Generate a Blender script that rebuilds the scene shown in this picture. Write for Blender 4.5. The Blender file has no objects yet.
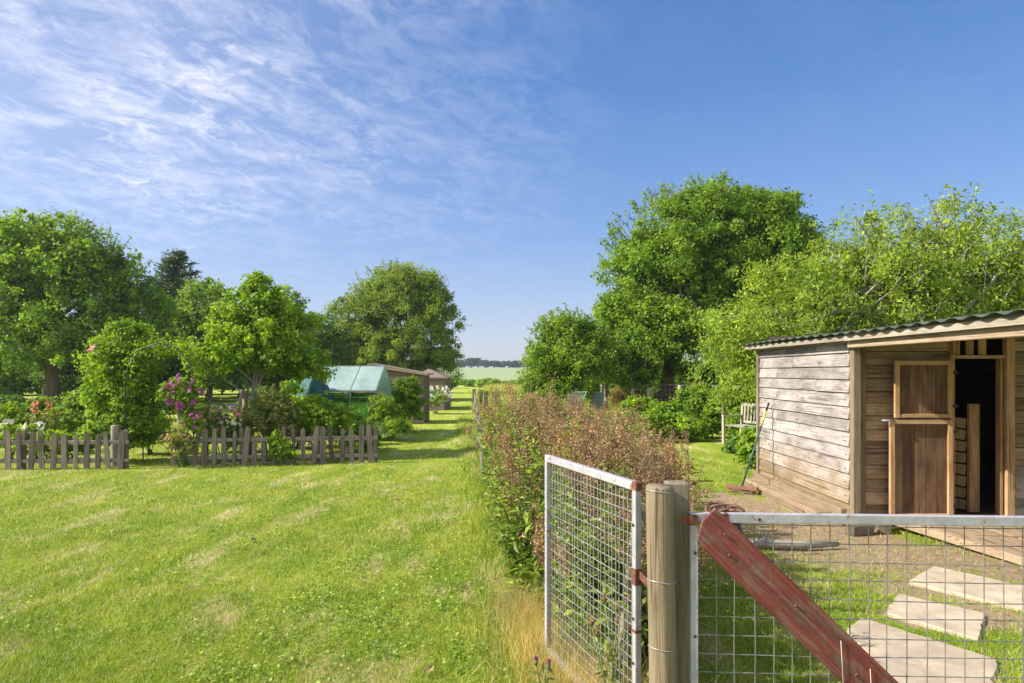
import bpy, math, random
import numpy as np
from mathutils import Vector, Matrix
R = math.radians
S = bpy.context.scene
C = S.collection
F = 683.0; H = 1.6; HY = 372.0

# ------------------------------------------------------------------ camera
cam = bpy.data.objects.new('camera', bpy.data.cameras.new('camera'))
C.objects.link(cam); S.camera = cam
cam.location = (0, 0, H); cam.rotation_euler = (R(90), 0, 0)
cam.data.sensor_width = 36; cam.data.lens = 36 * F / 1024
cam.data.shift_y = (HY - 341.5) / 1024
cam.data.clip_start = 0.05; cam.data.clip_end = 5000

# ------------------------------------------------------------------ light
SUN_EL = R(37); SUN_AZ = R(-98)          # azimuth of the sun measured from +Y towards +X
w = bpy.data.worlds.new("World"); S.world = w; w.use_nodes = True
nt = w.node_tree; nt.nodes.clear()
def N(nt, t, **k):
    n = nt.nodes.new(t)
    for a, b in k.items(): setattr(n, a, b)
    return n
def L(nt, a, b): nt.links.new(a, b)
def math_(nt, op, a, b=None, c=None, clamp=False):
    n = N(nt, 'ShaderNodeMath', operation=op); n.use_clamp = clamp
    for i, v in enumerate((a, b, c)):
        if v is None: continue
        if isinstance(v, (int, float)): n.inputs[i].default_value = v
        else: L(nt, v, n.inputs[i])
    return n.outputs[0]
def mixc(nt, f, a, b, mode='MIX'):
    n = N(nt, 'ShaderNodeMix', data_type='RGBA', blend_type=mode)
    for i, v in ((0, f), (6, a), (7, b)):
        if isinstance(v, (int, float)): n.inputs[i].default_value = v
        elif isinstance(v, (tuple, list)): n.inputs[i].default_value = (*v[:3], 1)
        else: L(nt, v, n.inputs[i])
    return n.outputs[2]
def ramp(nt, f, stops):
    n = N(nt, 'ShaderNodeValToRGB'); L(nt, f, n.inputs[0]); e = n.color_ramp.elements
    while len(e) < len(stops): e.new(0.5)
    for i, (p, c) in enumerate(stops):
        e[i].position = p; e[i].color = (*c, 1) if isinstance(c, (tuple, list)) else (c, c, c, 1)
    return n.outputs[0]
def noise(nt, vec, scale, detail=4, rough=.55, dist=0, lo=None, hi=None):
    n = N(nt, 'ShaderNodeTexNoise'); n.inputs['Scale'].default_value = scale
    n.inputs['Detail'].default_value = detail; n.inputs['Roughness'].default_value = rough
    n.inputs['Distortion'].default_value = dist
    if vec is not None: L(nt, vec, n.inputs['Vector'])
    o = n.outputs[0]
    if lo is not None:
        m = N(nt, 'ShaderNodeMapRange'); L(nt, o, m.inputs[0])
        m.inputs[1].default_value = lo; m.inputs[2].default_value = hi; o = m.outputs[0]
    return o
def mapping(nt, vec, scale=(1,1,1), rot=(0,0,0), loc=(0,0,0)):
    m = N(nt, 'ShaderNodeMapping'); L(nt, vec, m.inputs[0])
    m.inputs['Scale'].default_value = scale; m.inputs['Rotation'].default_value = rot
    m.inputs['Location'].default_value = loc
    return m.outputs[0]

sky = N(nt, 'ShaderNodeTexSky', sky_type='NISHITA'); sky.sun_disc = False
sky.sun_elevation = SUN_EL; sky.sun_rotation = SUN_AZ
sky.air_density = 1.0; sky.dust_density = 0.6; sky.ozone_density = 2.0
bg = N(nt, 'ShaderNodeBackground'); bg.inputs[1].default_value = 0.105
tc = N(nt, 'ShaderNodeTexCoord'); sep = N(nt, 'ShaderNodeSeparateXYZ'); L(nt, tc.outputs['Generated'], sep.inputs[0])
zc = math_(nt, 'MAXIMUM', math_(nt, 'ADD', sep.outputs[2], 0.16), 0.05)
cx = math_(nt, 'DIVIDE', sep.outputs[0], zc); cy = math_(nt, 'DIVIDE', sep.outputs[1], zc)
cmb = N(nt, 'ShaderNodeCombineXYZ'); L(nt, cx, cmb.inputs[0]); L(nt, cy, cmb.inputs[1])
cr_ = mapping(nt, cmb.outputs[0], (1, 1, 1), (0, 0, R(-52)))
cv = mapping(nt, cr_, (1.0, 1.5, 1))
n1 = noise(nt, cv, 4.6, 10, .66, .5, .43, .84)
n2 = noise(nt, mapping(nt, cr_, (1.0, 1.35, 1), (0, 0, 0), (3, 1, 0)), 13, 7, .62, 1.2, .44, .72)
n3 = noise(nt, cmb.outputs[0], 1.5, 4, .6, .3, .42, .68)
left = N(nt, 'ShaderNodeMapRange'); L(nt, math_(nt, 'DIVIDE', sep.outputs[0], math_(nt, 'MAXIMUM', sep.outputs[1], .05)), left.inputs[0])
left.inputs[1].default_value = .16; left.inputs[2].default_value = -.50
veil = math_(nt, 'ADD', math_(nt, 'MULTIPLY', n1, .85), math_(nt, 'MULTIPLY', math_(nt, 'MULTIPLY', n2, n3), .9))
veil = math_(nt, 'ADD', veil, math_(nt, 'MULTIPLY', left.outputs[0], .27))
lowfade = N(nt, 'ShaderNodeMapRange'); L(nt, sep.outputs[2], lowfade.inputs[0])
lowfade.inputs[1].default_value = .08; lowfade.inputs[2].default_value = .28
lf = math_(nt, 'ADD', math_(nt, 'MULTIPLY', left.outputs[0], .96), .04)
cf = math_(nt, 'MULTIPLY', math_(nt, 'MULTIPLY', math_(nt, 'MULTIPLY', veil, lf), lowfade.outputs[0]), .74, None, True)
hs = N(nt, 'ShaderNodeHueSaturation'); hs.inputs['Saturation'].default_value = 1.12; hs.inputs['Hue'].default_value = .507
L(nt, sky.outputs[0], hs.inputs['Color'])
grad = ramp(nt, sep.outputs[2], [(0.0, (.240, .245, .315)), (.08, (.160, .198, .315)), (.20, (.080, .146, .300)), (.38, (.031, .096, .252)), (.62, (.020, .068, .20)), (1.0, (.024, .06, .19))])
g10 = mixc(nt, 1, grad, (1, 1, 1), 'MULTIPLY')
gv = N(nt, 'ShaderNodeVectorMath', operation='SCALE'); L(nt, g10, gv.inputs[0]); gv.inputs['Scale'].default_value = 10.0
skyc = mixc(nt, .72, hs.outputs[0], gv.outputs[0])
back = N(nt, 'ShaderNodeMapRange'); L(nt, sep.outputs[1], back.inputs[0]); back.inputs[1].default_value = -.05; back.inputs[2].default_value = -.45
fill_noise = noise(nt, tc.outputs['Generated'], 2.2, 5, .6, .3, .30, .62)
back_fill = math_(nt, 'MULTIPLY', back.outputs[0], math_(nt, 'ADD', .18, math_(nt, 'MULTIPLY', fill_noise, .40)))  # added fill: unseen brighter sky behind the camera lifts the front faces
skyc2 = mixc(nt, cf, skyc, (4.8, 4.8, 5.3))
L(nt, mixc(nt, back_fill, skyc2, (6.6, 6.5, 6.4)), bg.inputs[0])
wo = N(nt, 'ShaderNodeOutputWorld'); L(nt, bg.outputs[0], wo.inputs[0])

sl = bpy.data.lights.new('sun', 'SUN'); sl.energy = 4.0; sl.angle = R(0.5); sl.color = (1, .93, .82)
so = bpy.data.objects.new('sun', sl); C.objects.link(so)
sd = Vector((math.sin(SUN_AZ) * math.cos(SUN_EL), math.cos(SUN_AZ) * math.cos(SUN_EL), math.sin(SUN_EL)))
so.rotation_euler = sd.to_track_quat('Z', 'Y').to_euler()
S.view_settings.view_transform = 'Standard'; S.view_settings.look = 'None'
S.view_settings.gamma = 1; S.view_settings.use_curve_mapping = False
S.view_settings.exposure = 1.15
S.cycles.use_denoising = True
S.cycles.max_bounces = 7; S.cycles.transmission_bounces = 5; S.cycles.transparent_max_bounces = 8
S.cycles.diffuse_bounces = 4; S.cycles.glossy_bounces = 2

# ------------------------------------------------------------------ helpers
rng = np.random.default_rng(7)
random.seed(7)
def X(px, d): return (px - 512) / F * d
def Zh(py, d): return H - (py - HY) / F * d
def G(px, py):
    d = F * H / (py - HY); return (X(px, d), d)

def tag(o, label=None, cat=None, group=None, kind=None):
    if label: o['label'] = label
    if cat: o['category'] = cat
    if group: o['group'] = group
    if kind: o['kind'] = kind
    return o
def empty(name, loc, label=None, cat=None, group=None, rz=0):
    o = bpy.data.objects.new(name, None); C.objects.link(o); o.location = loc
    o.rotation_euler = (0, 0, rz); o.empty_display_size = .1
    return tag(o, label, cat, group)
def link(name, me, mat, parent=None, local=True):
    o = bpy.data.objects.new(name, me); C.objects.link(o)
    if mat is not None:
        for m in (mat if isinstance(mat, (list, tuple)) else [mat]): me.materials.append(m)
    if parent is not None: o.parent = parent
    return o
def np_mesh(name, V, faces, nper, tint=None, smooth=False, mats=None):
    """V (n,3), faces (m,nper) ints."""
    me = bpy.data.meshes.new(name)
    V = np.asarray(V, np.float32); faces = np.asarray(faces, np.int32)
    me.vertices.add(len(V)); me.vertices.foreach_set('co', V.ravel())
    me.loops.add(faces.size); me.loops.foreach_set('vertex_index', faces.ravel())
    m = len(faces); me.polygons.add(m)
    me.polygons.foreach_set('loop_start', np.arange(0, m * nper, nper, dtype=np.int32))
    me.polygons.foreach_set('loop_total', np.full(m, nper, np.int32))
    if mats is not None: me.polygons.foreach_set('material_index', np.asarray(mats, np.int32))
    me.polygons.foreach_set('use_smooth', np.full(m, smooth, bool))
    me.update(calc_edges=True)
    if tint is not None:
        a = me.attributes.new('tint', 'FLOAT', 'POINT'); a.data.foreach_set('value', np.asarray(tint, np.float32))
    return me
def unit(v): return v / np.maximum(np.linalg.norm(v, axis=-1, keepdims=True), 1e-9)
def leaves(name, P, Nn, Ln, Wr, tint, mat, parent=None, T=None, fold=.12, pos=.45, rg=rng):
    """rhombic folded leaf blades: P centres, Nn normals, Ln lengths, Wr width ratio"""
    n = len(P); P = np.asarray(P, float); Nn = unit(np.asarray(Nn, float))
    Ln = np.broadcast_to(Ln, (n,))[:, None]; Wr = np.broadcast_to(Wr, (n,))[:, None]
    if T is None: T = rg.normal(size=(n, 3))
    T = unit(T - Nn * (T * Nn).sum(1, keepdims=True)); B = np.cross(Nn, T)
    mid = P + T * Ln * (pos - .5)
    base = P - T * Ln * .5; tip = P + T * Ln * .5
    up = Nn * Ln * fold
    l = mid + B * Ln * Wr * .5 + up; r = mid - B * Ln * Wr * .5 + up
    V = np.stack([base, r, tip, l], 1).reshape(-1, 3)
    i = np.arange(n)[:, None] * 4
    me = np_mesh(name, V, i + np.array([[0, 1, 2, 3]]), 4, np.repeat(tint, 4))
    return link(name, me, mat, parent)
class MB:
    """collects boxes, tubes and prisms into one mesh"""
    def __init__(s): s.v = []; s.f = []; s.t = []; s.sm = []; s.cut = []
    def add(s, V, Fs, t=0.5, sm=False):
        b = len(s.v); s.cut.append((b, len(s.f))); s.v += [tuple(p) for p in V]; s.f += [tuple(b + i for i in f) for f in Fs]
        s.t += [t] * len(V); s.sm += [sm] * len(Fs); return s
    def box(s, c, d, M=None, t=.5):
        x, y, z = (q / 2 for q in d)
        b = min(x, y, z) * .18
        V = []; Fs = []
        # bevelled box: 24 verts
        idx = {}
        for sx in (-1, 1):
            for sy in (-1, 1):
                for sz in (-1, 1):
                    for k in range(3):
                        p = [sx * (x - b), sy * (y - b), sz * (z - b)]
                        p[k] = (sx * x, sy * y, sz * z)[k]
                        idx[(sx, sy, sz, k)] = len(V); V.append(Vector(p))
        for k in range(3):
            a, c2 = [q for q in range(3) if q != k]
            for sg in (-1, 1):
                q = []
                for (ua, ub) in ((-1, -1), (1, -1), (1, 1), (-1, 1)):
                    sgn = [0, 0, 0]; sgn[k] = sg; sgn[a] = ua; sgn[c2] = ub
                    q.append(idx[(*sgn, k)])
                flip = (sg < 0) ^ (k == 1)
                Fs.append(tuple(q[::-1] if flip else q))
        for k in range(3):      # edges parallel to k
            a, c2 = [q for q in range(3) if q != k]
            for ua in (-1, 1):
                for ub in (-1, 1):
                    q = []
                    for (sg, kk) in ((-1, a), (1, a), (1, c2), (-1, c2)):
                        sgn = [0, 0, 0]; sgn[k] = sg; sgn[a] = ua; sgn[c2] = ub
                        q.append(idx[(*sgn, kk)])
                    Fs.append(tuple(q))
        for sx in (-1, 1):
            for sy in (-1, 1):
                for sz in (-1, 1): Fs.append(tuple(idx[(sx, sy, sz, k)] for k in range(3)))
        c = Vector(c)
        if M is not None: V = [M @ v for v in V]
        s.add([v + c for v in V], Fs, t); return s
    def bar(s, a, b, wd, th, up=(0, 0, 1), t=.5):
        """box from a to b, width wd across, th along up"""
        a = Vector(a); b = Vector(b); ax = (b - a); ln = ax.length; ax.normalize()
        u = Vector(up); u = (u - ax * u.dot(ax)).normalized(); sd_ = ax.cross(u)
        M = Matrix((ax, sd_, u)).transposed()
        return s.box((a + b) / 2, (ln, wd, th), M, t)
    def tube(s, pts, rad, n=8, t=.5, cap=True):
        pts = [Vector(p) for p in pts]
        if isinstance(rad, (int, float)): rad = [rad] * len(pts)
        V = []; Fs = []
        ref = Vector((0.13, .27, 1)).normalized()
        for i, p in enumerate(pts):
            d = (pts[min(i + 1, len(pts) - 1)] - pts[max(i - 1, 0)]).normalized()
            r_ = ref if abs(d.dot(ref)) < .95 else Vector((1, 0, 0))
            u = (r_ - d * r_.dot(d)).normalized(); v = d.cross(u)
            for k in range(n):
                an = 2 * math.pi * k / n
                V.append(p + (u * math.cos(an) + v * math.sin(an)) * rad[i])
        for i in range(len(pts) - 1):
            for k in range(n):
                a = i * n + k; b = i * n + (k + 1) % n
                Fs.append((a, b, b + n, a + n))
        if cap:
            Fs.append(tuple(range(n))[::-1]); Fs.append(tuple(range((len(pts) - 1) * n, len(pts) * n)))
        return s.add(V, Fs, t, True)
    def poly(s, pts, z0, z1, t=.5):
        n = len(pts); V = [(x, y, z0) for x, y in pts] + [(x, y, z1) for x, y in pts]
        Fs = [tuple(range(n))[::-1], tuple(range(n, 2 * n))] + [(i, (i + 1) % n, (i + 1) % n + n, i + n) for i in range(n)]
        return s.add(V, Fs, t)
    def each(s, name, mat, parent=None):
        out = []; cs = s.cut + [(len(s.v), len(s.f))]
        for (v0, f0), (v1, f1) in zip(cs, cs[1:]):
            if v1 == v0: continue
            q = MB(); q.v = s.v[v0:v1]; q.f = [tuple(i - v0 for i in f) for f in s.f[f0:f1]]; q.t = s.t[v0:v1]; q.sm = s.sm[f0:f1]
            out.append(q.build(name, mat, parent))
        return out
    def build(s, name, mat, parent=None):
        me = bpy.data.meshes.new(name); me.from_pydata(s.v, [], s.f); me.update()
        a = me.attributes.new('tint', 'FLOAT', 'POINT'); a.data.foreach_set('value', s.t)
        me.polygons.foreach_set('use_smooth', s.sm)
        return link(name, me, mat, parent)

# ------------------------------------------------------------------ materials
def new_mat(name):
    m = bpy.data.materials.new(name); m.use_nodes = True; t = m.node_tree; t.nodes.clear()
    o = N(t, 'ShaderNodeOutputMaterial'); return m, t, o
def attr(t, name='tint'):
    a = N(t, 'ShaderNodeAttribute'); a.attribute_name = name; return a.outputs['Fac']
def leaf_mat(name, dark, light, trans=.35, rough=.5, spec=.35):
    m, t, o = new_mat(name)
    col = mixc(t, attr(t), dark, light)
    geo = N(t, 'ShaderNodeNewGeometry')
    big = noise(t, geo.outputs['Position'], .9, 3, .6, 0, .35, .7)
    col = mixc(t, noise(t, geo.outputs['Position'], 3.3, 3, .6, 0, .42, .64), mixc(t, 1, col, (.62, .72, .7), 'MULTIPLY'), mixc(t, 1, col, (1.25, 1.18, 1.05), 'MULTIPLY'))
    col = mixc(t, math_(t, 'MULTIPLY', big, .22), col, tuple(c * s for c, s in zip(light, (1.35, 1.05, .8))))
    p = N(t, 'ShaderNodeBsdfPrincipled'); L(t, col, p.inputs['Base Color'])
    p.inputs['Roughness'].default_value = rough; p.inputs['Specular IOR Level'].default_value = spec
    tr = N(t, 'ShaderNodeBsdfTranslucent'); L(t, mixc(t, 1, col, (1.5, 1.45, .55), 'MULTIPLY'), tr.inputs[0])
    mx = N(t, 'ShaderNodeMixShader'); mx.inputs[0].default_value = trans
    L(t, p.outputs[0], mx.inputs[1]); L(t, tr.outputs[0], mx.inputs[2]); L(t, mx.outputs[0], o.inputs[0])
    return m
def plain(name, col, rough=.7, metal=0, var=.25, scale=9, stretch=(1, 1, 1), bump=.0, col2=None, spec=.4):
    m, t, o = new_mat(name)
    tcn = N(t, 'ShaderNodeTexCoord'); v = mapping(t, tcn.outputs['Object'], stretch)
    n = noise(t, v, scale, 6, .62, 0, .3, .7)
    c2 = col2 if col2 else tuple(c * (1 - var) for c in col)
    c = mixc(t, n, c2, col)
    c = mixc(t, math_(t, 'MULTIPLY', attr(t), .999), mixc(t, 1, c, (.72, .72, .72), 'MULTIPLY'), mixc(t, 1, c, (1.28, 1.28, 1.28), 'MULTIPLY'))
    p = N(t, 'ShaderNodeBsdfPrincipled'); L(t, c, p.inputs['Base Color'])
    p.inputs['Roughness'].default_value = rough; p.inputs['Metallic'].default_value = metal
    p.inputs['Specular IOR Level'].default_value = spec
    if bump:
        b = N(t, 'ShaderNodeBump'); b.inputs['Strength'].default_value = bump; b.inputs['Distance'].default_value = .01
        L(t, noise(t, v, scale * 2.5, 5, .6), b.inputs['Height']); L(t, b.outputs[0], p.inputs['Normal'])
    L(t, p.outputs[0], o.inputs[0]); return m
def wood(name, c_dark, c_light, c_alt, axis='Y', grain=1.0, zgrad=None, knots=True):
    """weathered timber, grain runs along the local axis; tint attribute shifts each board"""
    m, t, o = new_mat(name)
    tcn = N(t, 'ShaderNodeTexCoord'); ob = tcn.outputs['Object']
    sc = {'X': (1.3, 22, 30), 'Y': (22, 1.3, 30), 'Z': (30, 30, 1.3)}[axis]
    tt = attr(t)
    cmbv = N(t, 'ShaderNodeCombineXYZ')
    for i in range(3): L(t, math_(t, 'MULTIPLY', tt, 37.0 * (i + 1)), cmbv.inputs[i])
    va = N(t, 'ShaderNodeVectorMath', operation='ADD'); L(t, ob, va.inputs[0]); L(t, cmbv.outputs[0], va.inputs[1])
    v = mapping(t, va.outputs[0], sc)
    g1 = noise(t, v, 1.6 * grain, 8, .68, .4, .32, .70)
    g2 = noise(t, mapping(t, va.outputs[0], tuple(q * 3.2 for q in sc)), 1.5, 4, .7, 0, .38, .62)
    bl = noise(t, mapping(t, va.outputs[0], tuple(1 if q < 2 else 2.6 for q in sc)), 2.2, 5, .6, .5, .38, .66)
    c = mixc(t, g1, c_dark, c_light)
    c = mixc(t, math_(t, 'MULTIPLY', bl, .75), c, c_alt)
    if zgrad:
        s3 = N(t, 'ShaderNodeSeparateXYZ'); L(t, ob, s3.inputs[0])
        mr = N(t, 'ShaderNodeMapRange'); L(t, math_(t, 'ADD', s3.outputs[2], math_(t, 'MULTIPLY', bl, .25)), mr.inputs[0])
        mr.inputs[1].default_value = zgrad[0]; mr.inputs[2].default_value = zgrad[1]
        c = mixc(t, mr.outputs[0], mixc(t, g1, tuple(q * .6 for q in zgrad[2]), zgrad[2]), c)
    c = mixc(t, math_(t, 'MULTIPLY', g2, .35), c, mixc(t, 1, c, (.45, .42, .4), 'MULTIPLY'))
    br = math_(t, 'ADD', .62, math_(t, 'MULTIPLY', tt, .76))
    cb = N(t, 'ShaderNodeCombineXYZ')
    for i in range(3): L(t, br, cb.inputs[i])
    c = mixc(t, 1, c, cb.outputs[0], 'MULTIPLY')
    ck = noise(t, mapping(t, va.outputs[0], tuple(q * (2.2 if q > 2 else .55) for q in sc)), 1.3, 3, .5, .25, .615, .66)
    c = mixc(t, math_(t, 'MULTIPLY', ck, .75), c, tuple(q * .3 for q in c_dark))
    if knots:
        vo = N(t, 'ShaderNodeTexVoronoi'); vo.inputs['Scale'].default_value = 1
        L(t, mapping(t, va.outputs[0], tuple(1.7 if q < 2 else 7 for q in sc)), vo.inputs['Vector'])
        k = N(t, 'ShaderNodeMapRange'); L(t, vo.outputs['Distance'], k.inputs[0]); k.inputs[1].default_value = .10; k.inputs[2].default_value = .05
        c = mixc(t, math_(t, 'MULTIPLY', k.outputs[0], .7), c, tuple(q * .35 for q in c_dark))
    p = N(t, 'ShaderNodeBsdfPrincipled'); L(t, c, p.inputs['Base Color']); p.inputs['Roughness'].default_value = .82
    p.inputs['Specular IOR Level'].default_value = .25
    b = N(t, 'ShaderNodeBump'); b.inputs['Strength'].default_value = .55; b.inputs['Distance'].default_value = .006
    L(t, math_(t, 'ADD', g1, math_(t, 'MULTIPLY', g2, -.6)), b.inputs['Height']); L(t, b.outputs[0], p.inputs['Normal'])
    L(t, p.outputs[0], o.inputs[0]); return m

DIRT = [(3.0, 6.6, .9, 1.5), (3.6, 5.9, 1.2, .55), (4.3, 5.3, .7, .6), (2.75, 8.1, .6, 1.0), (3.3, 5.1, .7, .4), (2.9, 4.45, .5, .3)]
def turf_colour(t, blade=False):
    geo = N(t, 'ShaderNodeNewGeometry'); pos = geo.outputs['Position']
    a = noise(t, mapping(t, pos, (2.0, .9, 0), (0, 0, R(-10))), 1.2, 6, .65, .5, .38, .64)
    b = noise(t, mapping(t, pos, (1, 1, 0)), 5, 5, .65, 0, .35, .68)
    dry = noise(t, mapping(t, pos, (1.9, .6, 0), (0, 0, R(-8)), (4, 2, 0)), 1.1, 7, .68, .15, .52, .66)
    clov = noise(t, mapping(t, pos, (1, 1, 0), (0, 0, 0), (7, 9, 0)), 1.7, 4, .7, .3, .56, .66)
    g = mixc(t, a, (.22, .32, .026), (.45, .48, .075))
    g = mixc(t, math_(t, 'MULTIPLY', b, .6), g, (.31, .43, .035))
    g = mixc(t, math_(t, 'MULTIPLY', clov, .35), g, (.13, .25, .035))
    g = mixc(t, math_(t, 'MULTIPLY', dry, .8), g, (.66, .57, .31))
    # rough meadow further out is paler and yellower
    s3 = N(t, 'ShaderNodeSeparateXYZ'); L(t, pos, s3.inputs[0])
    return g, pos, s3
def grass_mat():
    m, t, o = new_mat('grass_blades')
    g, pos, s3 = turf_colour(t)
    tt = attr(t)
    c = mixc(t, tt, mixc(t, 1, g, (.42, .55, .4), 'MULTIPLY'), mixc(t, 1, g, (1.5, 1.38, 1.6), 'MULTIPLY'))
    dryb = N(t, 'ShaderNodeMapRange'); L(t, tt, dryb.inputs[0]); dryb.inputs[1].default_value = .90; dryb.inputs[2].default_value = .97
    c = mixc(t, dryb.outputs[0], c, (.62, .54, .30))
    p = N(t, 'ShaderNodeBsdfPrincipled'); L(t, c, p.inputs['Base Color']); p.inputs['Roughness'].default_value = .5
    p.inputs['Specular IOR Level'].default_value = .3
    tr = N(t, 'ShaderNodeBsdfTranslucent'); L(t, mixc(t, 1, c, (1.2, 1.2, .6), 'MULTIPLY'), tr.inputs[0])
    mx = N(t, 'ShaderNodeMixShader'); mx.inputs[0].default_value = .3
    L(t, p.outputs[0], mx.inputs[1]); L(t, tr.outputs[0], mx.inputs[2]); L(t, mx.outputs[0], o.inputs[0])
    return m
def ground_mat():
    m, t, o = new_mat('ground')
    g, pos, s3 = turf_colour(t)
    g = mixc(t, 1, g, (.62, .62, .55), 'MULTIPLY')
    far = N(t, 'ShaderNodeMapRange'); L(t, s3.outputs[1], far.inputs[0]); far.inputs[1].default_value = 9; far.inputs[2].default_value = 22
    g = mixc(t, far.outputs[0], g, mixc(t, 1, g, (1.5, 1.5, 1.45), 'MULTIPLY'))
    nn = noise(t, pos, 3.2, 6, .7, .2)
    mask = None
    for (x, y, rx, ry) in DIRT:
        dx = math_(t, 'DIVIDE', math_(t, 'SUBTRACT', s3.outputs[0], x), rx); dy = math_(t, 'DIVIDE', math_(t, 'SUBTRACT', s3.outputs[1], y), ry)
        q = math_(t, 'ADD', math_(t, 'MULTIPLY', dx, dx), math_(t, 'MULTIPLY', dy, dy))
        mask = q if mask is None else math_(t, 'MINIMUM', mask, q)
    mm = N(t, 'ShaderNodeMapRange'); L(t, math_(t, 'ADD', mask, math_(t, 'MULTIPLY', math_(t, 'SUBTRACT', nn, .5), 3.4)), mm.inputs[0])
    mm.inputs[1].default_value = 1.0; mm.inputs[2].default_value = .45
    soil = mixc(t, noise(t, pos, 14, 8, .7, 0, .3, .7), (.20, .135, .085), (.42, .31, .205))
    soil = mixc(t, noise(t, pos, 60, 3, .6, 0, .55, .7), soil, (.17, .12, .08))
    c = mixc(t, mm.outputs[0], g, soil)
    p = N(t, 'ShaderNodeBsdfPrincipled'); L(t, c, p.inputs['Base Color']); p.inputs['Roughness'].default_value = .9
    p.inputs['Specular IOR Level'].default_value = .15
    b = N(t, 'ShaderNodeBump'); b.inputs['Strength'].default_value = .7; b.inputs['Distance'].default_value = .03
    L(t, noise(t, pos, 22, 6, .7), b.inputs['Height']); L(t, b.outputs[0], p.inputs['Normal'])
    L(t, p.outputs[0], o.inputs[0]); return m

M_ = {}
M_['ground'] = ground_mat(); M_['blade'] = grass_mat()
M_['bark'] = plain('bark', (.20, .16, .115), .9, 0, .5, 6, (1, 1, .25), .8)
M_['bark_pale'] = plain('bark_pale', (.34, .31, .26), .85, 0, .45, 7, (1, 1, .3), .6)
M_['green_stem'] = plain('green_stem', (.14, .2, .06), .7, 0, .4, 12)
M_['side_wall'] = wood('side_wall_timber', (.15, .125, .115), (.42, .375, .345), (.55, .50, .46), 'Y', zgrad=(.32, .85, (.36, .255, .14)))
M_['front_wall'] = wood('front_wall_timber', (.15, .09, .048), (.50, .33, .185), (.52, .38, .24), 'X')
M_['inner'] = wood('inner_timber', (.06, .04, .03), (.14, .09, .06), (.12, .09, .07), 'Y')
M_['post'] = wood('post_timber', (.09, .065, .04), (.36, .275, .17), (.31, .25, .165), 'Z')
M_['post_grey'] = wood('grey_post_timber', (.09, .07, .05), (.31, .26, .19), (.33, .29, .19), 'Z')
M_['oak'] = wood('door_frame_timber', (.27, .14, .055), (.58, .36, .17), (.62, .42, .24), 'Z', knots=False)
M_['oak_x'] = wood('door_rail_timber', (.27, .14, .055), (.58, .36, .17), (.62, .42, .24), 'X', knots=False)
M_['door'] = wood('door_board_timber', (.10, .05, .027), (.30, .165, .09), (.38, .24, .14), 'Z')
M_['fascia'] = wood('fascia_paint', (.22, .18, .13), (.44, .385, .30), (.48, .43, .345), 'Y')
M_['beam'] = wood('beam_timber', (.25, .17, .10), (.5, .37, .24), (.46, .37, .26), 'Y')
M_['deck'] = wood('deck_timber', (.17, .115, .07), (.38, .28, .18), (.35, .27, .18), 'Y')
M_['picket'] = wood('picket_timber', (.06, .045, .04), (.31, .245, .22), (.25, .215, .18), 'Z')
M_['rail'] = wood('rail_timber', (.17, .13, .12), (.42, .35, .32), (.38, .34, .30), 'X')
M_['metal'] = plain('painted_metal', (.46, .45, .48), .5, .1, .3, 14, (1, 1, 1), .25)
_t = M_['metal'].node_tree; _p = [q for q in _t.nodes if q.type == 'BSDF_PRINCIPLED'][0]; _c = _p.inputs['Base Color'].links[0].from_socket
_g = N(_t, 'ShaderNodeNewGeometry'); L(_t, mixc(_t, noise(_t, _g.outputs['Position'], 26, 5, .7, .3, .60, .66), _c, (.30, .12, .06)), _p.inputs['Base Color'])
M_['mesh'] = plain('galvanised_wire', (.60, .60, .58), .45, .6, .5, 40)
M_['dark_wire'] = plain('weathered_wire', (.40, .38, .36), .55, .6, .6, 20)
M_['rust'] = plain('rust', (.22, .085, .045), .85, 0, .6, 40, (1, 1, 1), .5)
M_['bolt'] = plain('dark_bolt', (.05, .04, .035), .6, .5)
M_['roof_green'] = plain('green_roof_sheet', (.035, .06, .04), .5, .1, .6, 8, (1, 1, 1), .1, (.08, .10, .065))
M_['slab'] = plain('slab', (.57, .47, .345), .88, 0, .38, 5, (1, 1, 1), .5)
_t = M_['slab'].node_tree; _p = [q for q in _t.nodes if q.type == 'BSDF_PRINCIPLED'][0]; _c = _p.inputs['Base Color'].links[0].from_socket
_g = N(_t, 'ShaderNodeNewGeometry'); _c = mixc(_t, math_(_t, 'MULTIPLY', noise(_t, _g.outputs['Position'], 2.6, 7, .72, .6, .46, .66), .6), _c, (.27, .22, .15))
_c = mixc(_t, math_(_t, 'MULTIPLY', noise(_t, _g.outputs['Position'], 45, 4, .7, 0, .56, .70), .6), _c, (.24, .19, .13)); L(_t, _c, _p.inputs['Base Color'])
M_['brown_roof'] = plain('brown_roof', (.26, .185, .15), .85, 0, .4, 10, (1, 1, 1), .4)
M_['brown_wall'] = wood('brown_wall_timber', (.11, .08, .06), (.26, .19, .14), (.24, .18, .14), 'X')

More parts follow.
